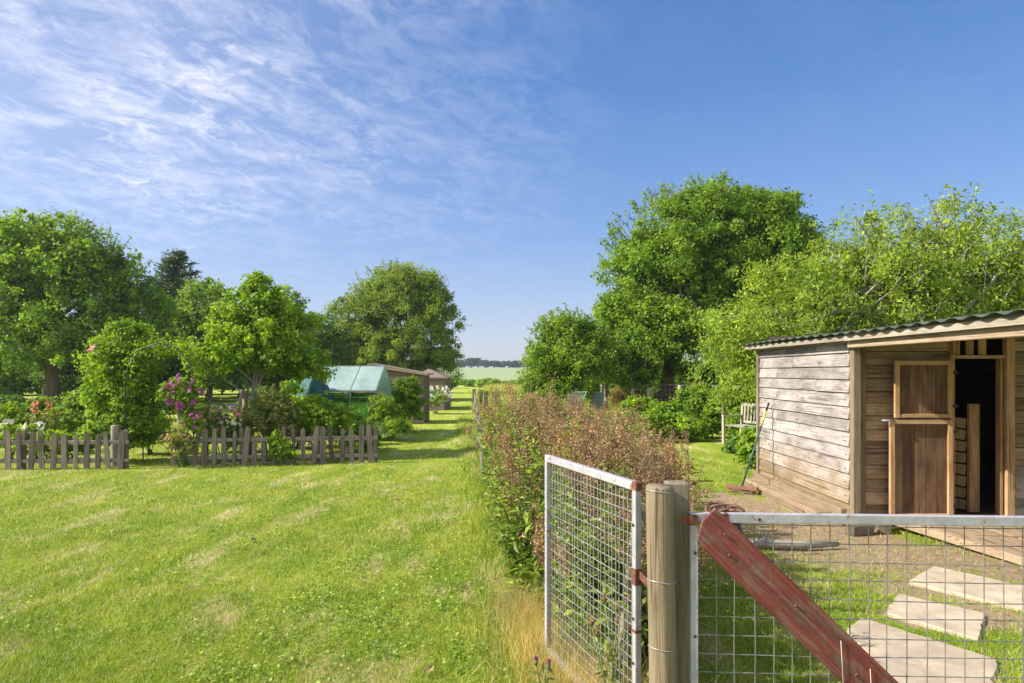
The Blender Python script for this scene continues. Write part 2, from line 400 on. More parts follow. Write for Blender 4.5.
def red_paint():
    m, t, o = new_mat('red_painted_board')
    tcn = N(t, 'ShaderNodeTexCoord'); ob = tcn.outputs['Object']
    v = mapping(t, ob, (1.6, 60, 60))
    g = noise(t, v, 1.6, 8, .7, .5, .35, .68)
    worn = noise(t, mapping(t, ob, (3.2, 1, 9)), 2.6, 8, .75, .6, .47, .62)
    c = mixc(t, g, (.075, .018, .015), (.31, .058, .044))
    c = mixc(t, math_(t, 'MULTIPLY', worn, .85), c, mixc(t, g, (.07, .045, .035), (.30, .19, .13)))
    sp = noise(t, ob, 60, 4, .6, 0, .66, .72)
    c = mixc(t, sp, c, (.06, .025, .02))
    p = N(t, 'ShaderNodeBsdfPrincipled'); L(t, c, p.inputs['Base Color']); p.inputs['Roughness'].default_value = .62
    b = N(t, 'ShaderNodeBump'); b.inputs['Strength'].default_value = .5; b.inputs['Distance'].default_value = .004
    L(t, g, b.inputs['Height']); L(t, b.outputs[0], p.inputs['Normal']); L(t, p.outputs[0], o.inputs[0]); return m
M_['red'] = red_paint()
def glass_mat():
    m, t, o = new_mat('greenhouse_sheet')
    tcn = N(t, 'ShaderNodeTexCoord')
    n = noise(t, tcn.outputs['Object'], 2.5, 5, .6, .3, .35, .7)
    p = N(t, 'ShaderNodeBsdfPrincipled'); L(t, mixc(t, n, (.36, .46, .45), (.58, .67, .65)), p.inputs['Base Color'])
    p.inputs['Roughness'].default_value = .28
    gl = N(t, 'ShaderNodeBsdfTransparent'); gl.inputs[0].default_value = (.75, .95, .9, 1)
    mx = N(t, 'ShaderNodeMixShader'); mx.inputs[0].default_value = .5
    L(t, gl.outputs[0], mx.inputs[1]); L(t, p.outputs[0], mx.inputs[2]); L(t, mx.outputs[0], o.inputs[0]); return m
M_['glass'] = glass_mat()
def clear_glass():
    m, t, o = new_mat('greenhouse_glass')
    gs = N(t, 'ShaderNodeBsdfGlossy'); gs.inputs['Roughness'].default_value = .08; gs.inputs[0].default_value = (.8, .95, .9, 1)
    gl = N(t, 'ShaderNodeBsdfTransparent'); gl.inputs[0].default_value = (.32, .52, .50, 1)
    mx = N(t, 'ShaderNodeMixShader'); mx.inputs[0].default_value = .2
    L(t, gl.outputs[0], mx.inputs[1]); L(t, gs.outputs[0], mx.inputs[2]); L(t, mx.outputs[0], o.inputs[0]); return m
M_['clear'] = clear_glass()
# foliage
M_['oakleaf'] = leaf_mat('leaf_mid_green', (.055, .14, .010), (.31, .47, .034), .44)
M_['brightleaf'] = leaf_mat('leaf_bright_green', (.06, .17, .010), (.38, .54, .034), .45)
M_['yellowleaf'] = leaf_mat('leaf_yellow_green', (.07, .155, .012), (.45, .57, .07), .42)
M_['darkleaf'] = leaf_mat('leaf_dark_green', (.035, .095, .010), (.19, .33, .032), .38)
M_['ashleaf'] = leaf_mat('leaf_olive_green', (.06, .135, .012), (.36, .48, .05), .44)
M_['clover'] = leaf_mat('leaf_clover', (.18, .31, .04), (.31, .44, .07), .3)
M_['conifer'] = leaf_mat('needle_dark_green', (.04, .085, .03), (.12, .18, .06), .25)
M_['olive'] = leaf_mat('leaf_olive', (.13, .17, .04), (.31, .34, .10), .4)
M_['dockleaf'] = leaf_mat('leaf_weed', (.07, .15, .02), (.38, .48, .09), .40)
M_['seed'] = leaf_mat('seed_rust', (.25, .145, .095), (.50, .35, .25), .3, .9, .1)
M_['straw'] = leaf_mat('dry_straw', (.42, .32, .13), (.68, .58, .30), .35, .8, .1)
M_['meadow'] = leaf_mat('meadow_grass', (.28, .34, .07), (.58, .56, .22), .35, .8, .1)
M_['distant'] = leaf_mat('leaf_distant', (.03, .06, .02), (.07, .12, .035), .2)
def petal(name, a, b):
    m = leaf_mat(name, a, b, .25, .7, .1)
    for q in m.node_tree.nodes:
        if q.type == 'MIX' and not q.inputs[7].is_linked and abs(q.inputs[7].default_value[0] - 1.5) < .01: q.inputs[7].default_value = (1.05, 1.05, 1.05, 1)
        if q.type == 'MATH' and q.operation == 'MULTIPLY' and abs(q.inputs[1].default_value - .35) < .001: q.inputs[1].default_value = .0
    return m
M_['magenta'] = petal('petal_magenta', (.30, .05, .24), (.60, .20, .46))
M_['pink'] = petal('petal_pink', (.66, .17, .30), (.85, .46, .50))
M_['white'] = petal('petal_white', (.62, .62, .55), (.85, .85, .78))
M_['orange'] = petal('petal_orange', (.65, .20, .07), (.8, .4, .2))
M_['purple'] = petal('petal_purple', (.10, .04, .35), (.25, .12, .6))

# ------------------------------------------------------------------ ground, field
def gz(y): return np.clip((y - 95) / 305.0, 0, 1) * 4.1 - np.clip((y - 405) / 600, 0, 1) * 6
ys = np.unique(np.concatenate([np.linspace(-30, 40, 71), np.linspace(40, 95, 12), np.linspace(95, 420, 40), np.linspace(420, 3000, 20)]))
xs = np.unique(np.concatenate([np.linspace(-2600, -60, 26), np.linspace(-60, 60, 61), np.linspace(60, 2600, 26)]))
gx, gy = np.meshgrid(xs, ys); gzz = gz(gy)
V = np.stack([gx, gy, gzz], -1).reshape(-1, 3); nx = len(xs); ny = len(ys)
ii = (np.arange(ny - 1)[:, None] * nx + np.arange(nx - 1)[None]).ravel()
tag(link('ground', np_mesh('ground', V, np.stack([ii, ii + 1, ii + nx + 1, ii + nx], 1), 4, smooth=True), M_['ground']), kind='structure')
mfield, t, o = new_mat('crop_field')
geo = N(t, 'ShaderNodeNewGeometry')
nf = noise(t, mapping(t, geo.outputs['Position'], (.02, .3, 1)), 1.0, 5, .6, 0, .3, .7)
p = N(t, 'ShaderNodeBsdfPrincipled'); L(t, mixc(t, nf, (.22, .29, .12), (.30, .36, .17)), p.inputs['Base Color'])
p.inputs['Roughness'].default_value = .95; L(t, p.outputs[0], o.inputs[0])
fy = np.linspace(92, 404, 30); fx = np.linspace(-260, 260, 20)
gx, gy = np.meshgrid(fx, fy); V = np.stack([gx, gy, gz(gy) + .03], -1).reshape(-1, 3); nx = 20
ii = (np.arange(29)[:, None] * nx + np.arange(nx - 1)[None]).ravel()
tag(link('field', np_mesh('field', V, np.stack([ii, ii + 1, ii + nx + 1, ii + nx], 1), 4, smooth=True), mfield), kind='structure')
pa = MB(); pa.poly([(-26, 31.5), (-8.5, 30.2), (-8.5, 33), (-26, 34.5)], .004, .02)
tag(pa.build('path', plain('garden_path', (.24, .23, .235), .9, 0, .3, 3)), kind='structure')

# lawn blades -------------------------------------------------------
def in_poly(x, y, poly):
    r = np.zeros(len(x), bool); n = len(poly)
    for i in range(n):
        (x1, y1), (x2, y2) = poly[i], poly[(i + 1) % n]
        c = ((y1 > y) != (y2 > y)) & (x < (x2 - x1) * (y - y1) / (y2 - y1 + 1e-12) + x1); r ^= c
    return r
SLABS = [[G(861, 621), G(999, 664), G(990, 700), G(905, 700), G(846, 634)],
         [G(898, 597), G(985, 617), G(979, 643), G(885, 616)],
         [G(933, 569), G(1030, 590), G(1060, 625), G(1024, 613), G(908, 584)]]
def right_edge(y): return np.interp(y, [2.9, 4, 5.2, 6.2, 7.5, 9, 11, 13.5], [.72, 1.0, 1.3, 1.62, 1.62, 1.4, 1.0, .3])
def hedge_x(y): return .42 - .0905 * y + .0 * y       # left edge of the weeds
def blades(name, x, y, h, wd, tint, mat=None, lean=.35, kind='stuff', label=None, cat=None, z0=0):
    n = len(x); an = rng.uniform(0, 2 * np.pi, n); bd = rng.uniform(0, 2 * np.pi, n)
    hx = np.cos(an) * wd / 2; hy = np.sin(an) * wd / 2
    le = np.abs(rng.normal(0, lean, n)) * h
    tx = x + np.cos(bd) * le; ty = y + np.sin(bd) * le
    z = np.full(n, z0, float)
    V = np.stack([np.stack([x - hx, y - hy, z], 1), np.stack([x + hx, y + hy, z], 1), np.stack([tx, ty, z + h], 1)], 1).reshape(-1, 3)
    i = np.arange(n)[:, None] * 3
    o = link(name, np_mesh(name, V, i + np.array([[0, 1, 2]]), 3, np.repeat(tint, 3)), mat or M_['blade'])
    return tag(o, label, cat, kind=kind)
n = 560000
py = rng.uniform(398, 830, n) ** 1.0; pxx = rng.uniform(-140, 1160, n)
d = F * H / (py - HY); x = X(pxx, d); y = d
x = x + rng.normal(0, .02, n); y = y * (1 + rng.normal(0, .01, n))
keep = np.ones(n, bool)
inw = (x > hedge_x(y) + .1) & (x < right_edge(y)) & (y > 4.2) & (y < 13.5); keep &= ~(inw & (rng.random(n) < .7))
dm = np.full(n, 9.0)
for (a, b, rx, ry) in DIRT: dm = np.minimum(dm, ((x - a) / rx) ** 2 + ((y - b) / ry) ** 2)
wob = 1 + .45 * np.sin(x * 5 + 1.3 * np.sin(y * 4)) * np.cos(y * 6 + x)
keep &= ~((dm < wob * .85) & (rng.random(n) < .84))
for s_ in SLABS: keep &= ~in_poly(x, y, s_)
keep &= ~((x > 3.2) & (x < 7.6) & (y > 6.95) & (y < 9.9)) & ~((x > 3.95) & (y > 5.6) & (x > 3.9 + (7.05 - y) * .19))
bare = (np.sin(x * 1.7 + y * .9) + np.sin(x * .8 - y * 2.1 + 2)) > 1.45
keep &= ~(bare & (rng.random(n) < .5))
x, y, d = x[keep], y[keep], d[keep]
sc = np.maximum(1, d / 4.2)
tuft = .5 + .5 * np.sin(x * 3.1 + 2 * np.sin(y * 1.3)) * np.sin(y * 2.7 + x)
h = rng.uniform(.011, .031, len(x)) * (1 + .5 * tuft) * np.minimum(sc, 1.5) ** .5
blades('lawn_grass', x, y, h, .0042 * sc * rng.uniform(.6, 1.3, len(x)), rng.random(len(x)), lean=.8,
       label='short mown sunlit lawn grass with straw coloured patches', cat='grass')
# longer uncut grass along the weed edge and round posts
n = 20000
y = rng.uniform(2.6, 24, n) ** 1; y = 2.6 + (y - 2.6) * rng.random(n); x = hedge_x(y) + rng.normal(.05, .12, n)
sc = np.maximum(1, y / 5)
blades('edge_grass', x, y, rng.uniform(.03, .14, n), .006 * sc, rng.random(n), lean=.7, label='longer uncut green grass along the foot of the weeds', cat='long grass')
n = 9000
x = rng.normal(.37, .15, n); y = rng.uniform(2.6, 4.6, n); x = .30 + (x - .37) + (3.6 - y) * .16
blades('dry_grass', x, y, rng.uniform(.06, .30, n), .004, rng.random(n), M_['straw'], lean=.75, label='dry straw coloured grass in front of the open mesh gate', cat='dry grass')
n = 5000
x = rng.uniform(1.0, 4.2, n); y = rng.uniform(4, 5.2, n)
# meadow behind fence
n = 60000
y = rng.uniform(20, 90, n); y = 20 + (y - 20) * rng.random(n) ** .7; x = rng.uniform(-2, 16, n) * (y / 40) ** .6
k = (x > -.079 * y + .55)
x, y = x[k], y[k]
blades('meadow_grass', x, y, rng.uniform(.2, .62, len(x)), .012 * y / 12, rng.random(len(x)), M_['meadow'], lean=.4, label='tall seeding meadow grass beyond the weed patch', cat='meadow grass')
# clover and low leaves growing through the lawn
n = 7000
cc_ = np.stack([rng.uniform(-5, .2, 240), rng.uniform(3.2, 9, 240)], 1); cc_[::3, 0] = rng.uniform(-1.6, .0, 80); cc_[::3, 1] = rng.uniform(3.3, 6, 80); k = rng.integers(0, 240, n)
P = np.stack([cc_[k, 0] + rng.normal(0, .09, n), cc_[k, 1] + rng.normal(0, .12, n), rng.uniform(.015, .05, n)], 1)
o = leaves('clover', P, rng.normal(size=(n, 3)) * .35 + [0, 0, 1], rng.uniform(.012, .03, n), .9, rng.random(n), M_['clover']); tag(o, 'low clover leaves growing in patches through the lawn', 'clover', kind='stuff')
n = 9000; n2 = 110; cc_ = np.stack([rng.uniform(1.2, 3.6, n2), rng.uniform(3.4, 6.5, n2)], 1); k = rng.integers(0, n2, n)
# ------------------------------------------------------------------ trees
def crown(name, blobs, ncl, lpc, leaf, wr, mat, parent, cr=.4, seed=1, flat=.7, droop=0, shell=.62, up=.55, ragged=.16, zmin=.3):
    rg = np.random.default_rng(seed)
    B = np.array(blobs, float)
    wgt = (B[:, 3] * B[:, 4] * B[:, 5]) ** (2 / 3); wgt /= wgt.sum()
    k = rg.choice(len(B), ncl, p=wgt)
    D = unit(rg.normal(size=(ncl, 3))); D[:, 2] = np.where(D[:, 2] < -.35, -D[:, 2], D[:, 2])
    lump = 1 + ragged * (np.sin(D[:, 0] * 7 + k * 2) * np.cos(D[:, 1] * 6 + k) + .8 * np.sin(D[:, 2] * 9 + k * 3))
    rr = np.where(rg.random(ncl) < .78, rg.uniform(shell, 1.02, ncl), rg.uniform(.2, shell, ncl)) * lump
    rr = np.minimum(rr, 1.03); spr = (rg.random(ncl) < .17) & (rr > .8); rr = np.where(spr, rr * rg.uniform(1.04, 1.19, ncl), rr)
    Cc = B[k, :3] + D * B[k, 3:6] * rr[:, None]
    ok = Cc[:, 2] > zmin; Cc = Cc[ok]; D = D[ok]; ncl = len(Cc)
    ct = rg.random(ncl); crr = cr * rg.uniform(.45, 1.25, ncl) * np.where(spr[ok], .55, 1)
    m = np.maximum(3, (lpc * rg.uniform(.5, 1.4, ncl) * np.where(spr[ok], .4, 1)).astype(int)); idx = np.repeat(np.arange(ncl), m); n = len(idx)
    off = unit(rg.normal(size=(n, 3))) * rg.random((n, 1)) ** .5 * crr[idx][:, None]; off[:, 2] *= flat; off *= np.where(rg.random((n, 1)) < .07, 1.5, 1)
    P = Cc[idx] + off
    Nn = off / cr * .6 + D[idx] * .3 + np.array([0, 0, up * .8]) + rg.normal(size=(n, 3)) * .68
    T = None
    if droop: T = rg.normal(size=(n, 3)) * .6 + np.array([0, 0, -droop]); Nn = D[idx] * .8 + rg.normal(size=(n, 3)) * .6 + np.array([0, 0, .3])
    ti = np.clip(.55 * ct[idx] + .45 * rg.random(n), 0, 1)
    o = leaves(name, P, Nn, leaf * rg.uniform(.45, 1.35, n) * (.85 + .35 * rg.random(ncl))[idx], wr, ti, mat, parent, T=T, rg=rg)
    return o, Cc
def limbs(name, base, top, r0, targets, mat, parent, seed=1, nl=18, rl=.35, spread=.5, sides=9):
    rd = random.Random(seed); m = MB(); base = Vector(base); top = Vector(top)
    pts = []; rad = []
    for i in range(7):
        f = i / 6; p = base.lerp(top, f) + Vector((rd.uniform(-1, 1), rd.uniform(-1, 1), 0)) * r0 * .8 * (1 if 0 < i else 0)
        pts.append(p); rad.append(r0 * (1.35 if i == 0 else 1) * (1 - .72 * f))
    m.tube(pts, rad, sides)
    for k in range(min(nl, len(targets))):
        tg = Vector(targets[rd.randrange(len(targets))]); f = rd.uniform(.35, 1)
        s = base.lerp(top, f); r = r0 * (1 - .7 * f) * rd.uniform(.5, .8) * rl / .35
        mid = s.lerp(tg, .5) + Vector((rd.uniform(-1, 1), rd.uniform(-1, 1), rd.uniform(0, 1))) * (tg - s).length * .12
        m.tube([s, s.lerp(mid, .5) + Vector((0, 0, .02)), mid, mid.lerp(tg, .5), tg], [r, r * .8, r * .6, r * .4, max(.006, r * .15)], 6, cap=False)
        for q in range(3):
            t2 = mid.lerp(tg, rd.uniform(0, .8)); e = t2 + Vector((rd.gauss(0, 1), rd.gauss(0, 1), rd.gauss(.3, .7))) * (tg - s).length * .09
            m.tube([t2, t2.lerp(e, .5) + Vector((0, 0, .03)), e], [r * .4, r * .25, max(.004, r * .1)], 4, cap=False)
    return m.build(name, mat, parent)
def tree(kind, base, label, blobs, ncl, lpc, leaf, wr, mat, r0=.18, cr=.45, seed=1, group=None, barkm='bark', nl=18, cat='tree', toph=None, **kw):
    """blobs are given relative to the base"""
    e = empty(kind, (base[0], base[1], base[2] if len(base) > 2 else 0), label, cat, group)
    fine = kind.endswith('_tree')
    if fine: leaf *= .74; lpc = int(lpc * (1.55 if kind != 'cherry_tree' else 1.2)); cr *= 1.15; kw.setdefault('flat', .85)
    o, cc = crown('crown', blobs, ncl, lpc, leaf, wr, M_[mat] if isinstance(mat, str) else mat, e, cr=cr, seed=seed, **kw)
    zt = toph or max(b[2] + b[5] * .4 for b in blobs)
    mb = max(blobs, key=lambda b: b[3] * b[5])
    if r0: limbs('trunk', (0, 0, -.05), (mb[0] * .6, mb[1] * .6, zt), r0, cc, M_[barkm], e, seed=seed, nl=nl)
    return e
BT = 'trees standing beyond the garden'
# big tree on the far left
tree('broadleaf_tree', (-19.0, 28, 0), 'large spreading mid green tree at the left edge of the photo',
     [(0, 0, 4.6, 3.1, 3, 3.2), (-3.2, .5, 4.0, 2.7, 2.6, 2.6), (2.5, 0, 3.7, 2.1, 2.4, 2.5), (0, -1, 2.3, 3.6, 2.2, 1.7), (3.3, -.5, 2.3, 1.5, 1.6, 1.6), (-5.5, 0, 3.2, 2.6, 2.6, 2.6), (-.6, 0, 6.3, 2.0, 1.8, 1.55), (1.6, .3, 5.6, 1.6, 1.6, 1.5), (-3.2, -.5, 1.6, 2.4, 2, 1.2)],
     1150, 95, .17, .8, 'oakleaf', .3, .42, 11, BT, nl=40)
# conifer
def conifer(base, h, r, label, seed, group=None):
    rg = np.random.default_rng(seed); e = empty('conifer_tree', base, label, 'tree', group)
    P = []; Nn = []; T = []; ti = []; m = MB(); m.tube([(0, 0, 0), (0, 0, h * .5), (0, 0, h)], [.16, .09, .02], 8)
    for z in np.arange(h * .08, h * .98, .2):
        rr = r * (1 - (z / h)) ** .8 + .08; nb = 9
        for b in range(nb):
            a = rg.uniform(0, 2 * np.pi); ln = rr * rg.uniform(.7, 1.25); dirv = np.array([np.cos(a), np.sin(a), .22])
            m.tube([(0, 0, z), tuple(dirv * ln + np.array([0, 0, z]))], [.02, .006], 4, cap=False)
            k = int(26 * ln + 8); f = rg.random(k) ** .7
            pp = np.array([0, 0, z]) + dirv * ln * f[:, None] + rg.normal(size=(k, 3)) * .07
            P.append(pp); Nn.append(rg.normal(size=(k, 3)) * .6 + [0, 0, 1]); T.append(np.tile(dirv, (k, 1)) + rg.normal(size=(k, 3)) * .5); ti.append(rg.random(k))
    leaves('crown', np.concatenate(P), np.concatenate(Nn), .24, .3, np.concatenate(ti), M_['conifer'], e, T=np.concatenate(T), rg=rg)
    m.build('trunk', M_['bark'], e)
conifer((-18.4, 37.5, 0), 8.4, 3.9, 'dark pointed conifer rising behind the big left tree', 5, BT)
conifer((-21.3, 41, 0), 6.9, 2.0, 'shorter dark conifer half hidden behind the big left tree', 6, BT)
# trees behind the garden, px 150..340
for i, (px, d, top, wpx, mt, lb) in enumerate([
    (208, 36, 283, 66, 'oakleaf', 'rounded mid green tree just right of the dark conifer'),
    (278, 40, 290, 74, 'oakleaf', 'mid green tree directly behind the bright maple'),
    (318, 38, 318, 62, 'darkleaf', 'dark green tree between the maple and the willow like tree'),
    (150, 33, 325, 56, 'darkleaf', 'low dark tree behind the rose arch'),
    (96, 36, 330, 90, 'darkleaf', 'shady dark tree in the gap under the big left tree'),
    (352, 47, 342, 60, 'darkleaf', 'dark low tree behind the greenhouse ridge'),
    (20, 39, 345, 80, 'darkleaf', 'dark shady tree behind the flower border at far left'),
    (240, 44, 320, 90, 'darkleaf', 'dark tree filling the gap behind the garden lawn')]):
    ht = Zh(top, d); r = wpx / F * d / 2
    tree('broadleaf_tree', (X(px, d), d, 0), lb, [(0, 0, ht * .66, r, r, ht * .34), (r * .4, -.3, ht * .42, r * .9, r * .8, ht * .3), (-r * .5, -.2, ht * .40, r * .9, r * .8, ht * .3), (0, 0, ht * .2, r, r * .9, ht * .2)],
         400, 80, .18, .75, mt, .16, .42, 20 + i, BT, nl=14)
# ash like tree mid-left beside the path
tree('ash_tree', (-6.6, 39, 0), 'full green tree with a ragged outline behind the brown shed',
     [(.3, 0, 5.0, 2.9, 2.6, 2.5), (-1.9, 0, 4.0, 2.0, 2.2, 2.3), (2.1, 0, 3.9, 1.5, 2, 2.4), (0, -.6, 2.6, 3.2, 2.2, 1.7), (2.4, 0, 2.0, 1.3, 1.6, 1.6), (-2.6, -.3, 2.4, 1.3, 1.5, 1.5), (.9, 0, 6.5, 1.6, 1.5, 1.1), (-.6, 0, 5.6, 1.7, 1.6, 1.4), (2.0, 0, 5.2, 1.3, 1.5, 1.7), (.3, -.4, 1.4, 3.2, 2, 1.3)],
     1150, 90, .17, .5, 'ashleaf', .25, .38, 31, BT, nl=36, ragged=.2, droop=.5)
def outline_shoots(pref, cx_, y_, z_, rx, rz_, n, mat, seed, ln0=.9):
    par = [o for o in C.objects if o.type == 'EMPTY' and o.get('label', '').startswith(pref)][0]
    rg = np.random.default_rng(seed); P = []; m = MB()
    for k in range(n):
        a = rg.uniform(.02, np.pi - .02); q = np.array([cx_ + np.cos(a) * rx, y_ + rg.uniform(-1, 1), z_ + np.sin(a) * rz_]) * 1.0
        dr = unit(np.array([np.cos(a) * .8 + rg.normal(0, .25), rg.normal(0, .3), .9])); ln = ln0 * rg.uniform(.5, 1.3); s0 = q - dr * ln * .55
        m.tube([tuple(s0), tuple(s0 + dr * ln * .6), tuple(s0 + dr * ln)], [.018, .011, .004], 4, cap=False)
        k2 = int(42 * ln); f = rg.uniform(.1, 1.03, k2)[:, None]; P.append(s0 + dr * ln * f + rg.normal(size=(k2, 3)) * .11 * (1.15 - f * .8))
    P = np.concatenate(P); leaves('shoot_leaves', P, rg.normal(size=P.shape) + [0, 0, .3], .12 * rg.uniform(.6, 1.3, len(P)), .5, rg.random(len(P)), M_[mat], par, rg=rg); m.build('shoots', M_['bark'], par)['kind'] = 'stuff'
outline_shoots('full green tree', .2, 0, 4.3, 3.1, 3.3, 60, 'ashleaf', 5)
outline_shoots('large spreading', -.4, 0, 4.3, 4.6, 3.6, 50, 'oakleaf', 6)
# bright garden maple
tree('maple_tree', (-4.95, 13, 0), 'small bright green maple behind the picket fence',
     [(.1, 0, 2.2, 1.05, .85, .7), (-.5, 0, 1.75, .75, .8, .5), (.6, -.1, 1.75, .8, .7, .5), (.15, 0, 2.75, .6, .55, .5), (1.05, 0, 1.6, .5, .5, .32), (.1, 0, 3.1, .25, .3, .35), (.75, .1, 2.5, .45, .4, .35), (-.45, .1, 2.6, .4, .4, .3), (-.85, 0, 1.95, .3, .4, .25)],
     520, 50, .085, .85, 'brightleaf', .055, .16, 41, nl=26, toph=2.4, ragged=.26, zmin=1.12, barkm='bark_pale')
# climbing bush left of the arch
tree('climbing_shrub', (-6.95, 12.2, 0), 'tall dense climber covering the left side of the garden arch',
     [(-.02, 0, 1.1, .64, .5, .95), (-.02, 0, 1.75, .60, .45, .6), (.12, 0, .6, .56, .45, .6), (.1, 0, 2.2, .36, .3, .3), (-.1, -.1, .5, .55, .45, .5), (.5, 0, 1.95, .34, .3, .2), (.28, -.1, .45, .34, .4, .5), (.28, -.1, 1.2, .3, .35, .5)],
     900, 56, .062, .7, 'brightleaf', .03, .15, 42, nl=34, cat='climber', ragged=.14, zmin=.05)
# long shoots on the top of the climber
P = []; T = []; m = MB(); rg = np.random.default_rng(3)
cl = [o for o in C.objects if o.name.startswith('climbing_shrub')][0]
for k in range(80):
    a = rg.uniform(-1, 1); s = np.array([a * .58, rg.uniform(-.4, .4), 1.9 - abs(a) * .3]); dr = unit(np.array([a * .7 + rg.normal(0, .35), rg.normal(0, .3), 1.1])); ln = rg.uniform(.25, .62)
    pts = [s + dr * ln * f + np.array([0, 0, -.12 * f * f]) for f in np.linspace(0, 1, 5)]; m.tube(pts, [.006, .005, .004, .003, .002], 4, cap=False)
    for f in np.linspace(.1, 1, 12):
        P.append(s + dr * ln * f + np.array([0, 0, -.12 * f * f]) + rg.normal(size=3) * .03); T.append(rg.normal(size=3))
leaves('shoot_leaves', np.array(P), rg.normal(size=(len(P), 3)) + [0, 0, .5], .06, .6, rg.uniform(.4, 1, len(P)), M_['brightleaf'], cl, rg=rg)
m.build('shoots', M_['green_stem'], cl)['kind'] = 'stuff'
def flowers(name, pts, size, mat, parent=None, npet=6, rg=rng):
    pts = np.array(pts); n = len(pts); P = np.repeat(pts, npet, 0)
    ax = unit(np.array([0, -1, .5]) + rg.normal(size=(n, 3)) * .5); ax = np.repeat(ax, npet, 0)
    T = rg.normal(size=(n * npet, 3)); T = unit(T - ax * (T * ax).sum(1, keepdims=True))
    sz = np.broadcast_to(size, (n,)); sz = np.repeat(sz, npet)
    P = P + T * sz[:, None] * .3
    return leaves(name, P, ax + rg.normal(size=ax.shape) * .25, sz * .62, .75, rg.random(n * npet), mat, parent, T=T, rg=rg)
flowers('flower', [(-.1, -.72, 2.02), (-.16, -.7, 1.97)], .13, M_['pink'], cl, 8)

# right hand trees
tree('lime_tree', (5.9, 25.5, 0), 'largest tall dense green tree behind the chicken run',
     [(.9, 0, 5.6, 2.5, 2.6, 2.6), (-.7, 0, 4.3, 2.1, 2.3, 2.2), (3.0, 0, 5.3, 2.4, 2.4, 2.7), (.6, -.6, 2.6, 3.2, 2.4, 1.9), (-1.2, -.4, 2.1, 1.9, 2, 1.8), (1.6, 0, 7.2, 2.1, 1.8, 1.45), (3.8, -.5, 2.4, 2.6, 2.4, 1.9), (3.2, 0, 7.2, 1.7, 1.6, 1.2), (-1.0, 0, 5.7, 1.1, 1.3, 1.1), (2.2, -.5, 4.3, 2.4, 2.0, 1.8), (4.6, 0, 4.2, 1.6, 1.6, 2.4), (4.6, .3, 6.2, 1.3, 1.5, 1.5), (-1.7, -.3, 3.4, 1.1, 1.3, 1.5), (-2.0, -.5, 1.5, 1.4, 1.4, 1.2)],
     1900, 96, .15, .7, 'oakleaf', .3, .38, 51, BT, nl=44, ragged=.15, zmin=.5)
tree('plum_tree', (1.9, 23, 0), 'lower rounded bushy tree left of the tallest tree',
     [(0, 0, 1.9, 1.25, 1.3, 1.35), (-.7, 0, 1.6, .75, .9, 1.1), (.8, 0, 1.9, .85, 1, 1.3), (.1, 0, 2.8, .8, .9, .7), (-.2, -.2, .9, 1.3, 1.1, .8)],
     620, 72, .12, .65, 'oakleaf', .1, .28, 52, BT, nl=26, ragged=.24, zmin=.1)
outline_shoots('lower rounded bushy', 0, 0, 1.8, 1.35, 1.75, 46, 'oakleaf', 7, .7)
outline_shoots('largest tall', 1.2, 0, 5.2, 3.6, 3.3, 60, 'oakleaf', 8)
def cherry():
    e = tree('cherry_tree', (8.2, 14.2, 0), 'pale yellow green tree with bare grey branches behind the shed',
         [(0, 0, 3.4, 2.3, 2.0, 1.6), (-2.0, 0, 2.7, 1.6, 1.6, 1.5), (2.1, .3, 3.4, 1.9, 1.8, 1.4), (-3.2, -.2, 2.0, 1.25, 1.3, 1.2), (-3.3, -.2, 1.2, 1.1, 1.1, 1.0), (.3, 0, 2.2, 3.0, 1.8, 1.2), (-1.2, .2, 3.6, 1.0, 1.2, .9), (3.3, 0, 2.6, 1.9, 1.8, 1.8), (-2.6, -.6, 1.6, 1.7, 1.0, 1.1)],
         1500, 60, .118, .42, 'yellowleaf', .16, .3, 61, None, 'bark_pale', nl=80, ragged=.22, droop=.8, shell=.5, zmin=.5)
    rd = random.Random(5); m = MB(); P = []; rg = np.random.default_rng(8)
    for k in range(120):
        a = rd.uniform(-1.6, 3.8); s = Vector((a, rd.uniform(-1.2, 1), 3.5 + .3 * math.sin(a * 2) - .24 * max(0, -a - 1)))
        if rd.random() < .35: s.z -= .8
        dr = Vector((rd.gauss(.0, .5), rd.gauss(-.1, .4), rd.uniform(.7, 1.4))).normalized(); ln = rd.uniform(.7, 1.9)
        pts = [s + dr * ln * f + Vector((math.sin(k) * .12 * f * f, 0, -.1 * f * f)) for f in (0, .3, .6, .85, 1)]
        m.tube(pts, [.016, .013, .009, .006, .003], 5, cap=False)
        bare = rd.random() < .22
        for f in rg.uniform(.15, 1.02, 4 if bare else 46): P.append(np.array(s + dr * ln * f + Vector((math.sin(k) * .12 * f * f, 0, -.1 * f * f))) + rg.normal(size=3) * .085)
    P = np.array(P); leaves('shoot_leaves', P, rg.normal(size=P.shape) + [0, 0, .4], .12, .42, rg.random(len(P)), M_['yellowleaf'], e, T=rg.normal(size=P.shape) * .6 + [0, 0, -.6], rg=rg)
    m.build('branches', M_['bark_pale'], e)
cherry()
tree('broadleaf_tree', (14.8, 21, 0), 'dark tree seen above the right end of the shed roof', [(0, 0, 3.6, 2.8, 2.4, 2.2), (2.5, 0, 2.8, 2.4, 2.2, 2.2), (-3, 0, 2.4, 2.6, 2, 1.9)], 260, 50, .17, .6, 'oakleaf', .2, .5, 71, BT, nl=12)
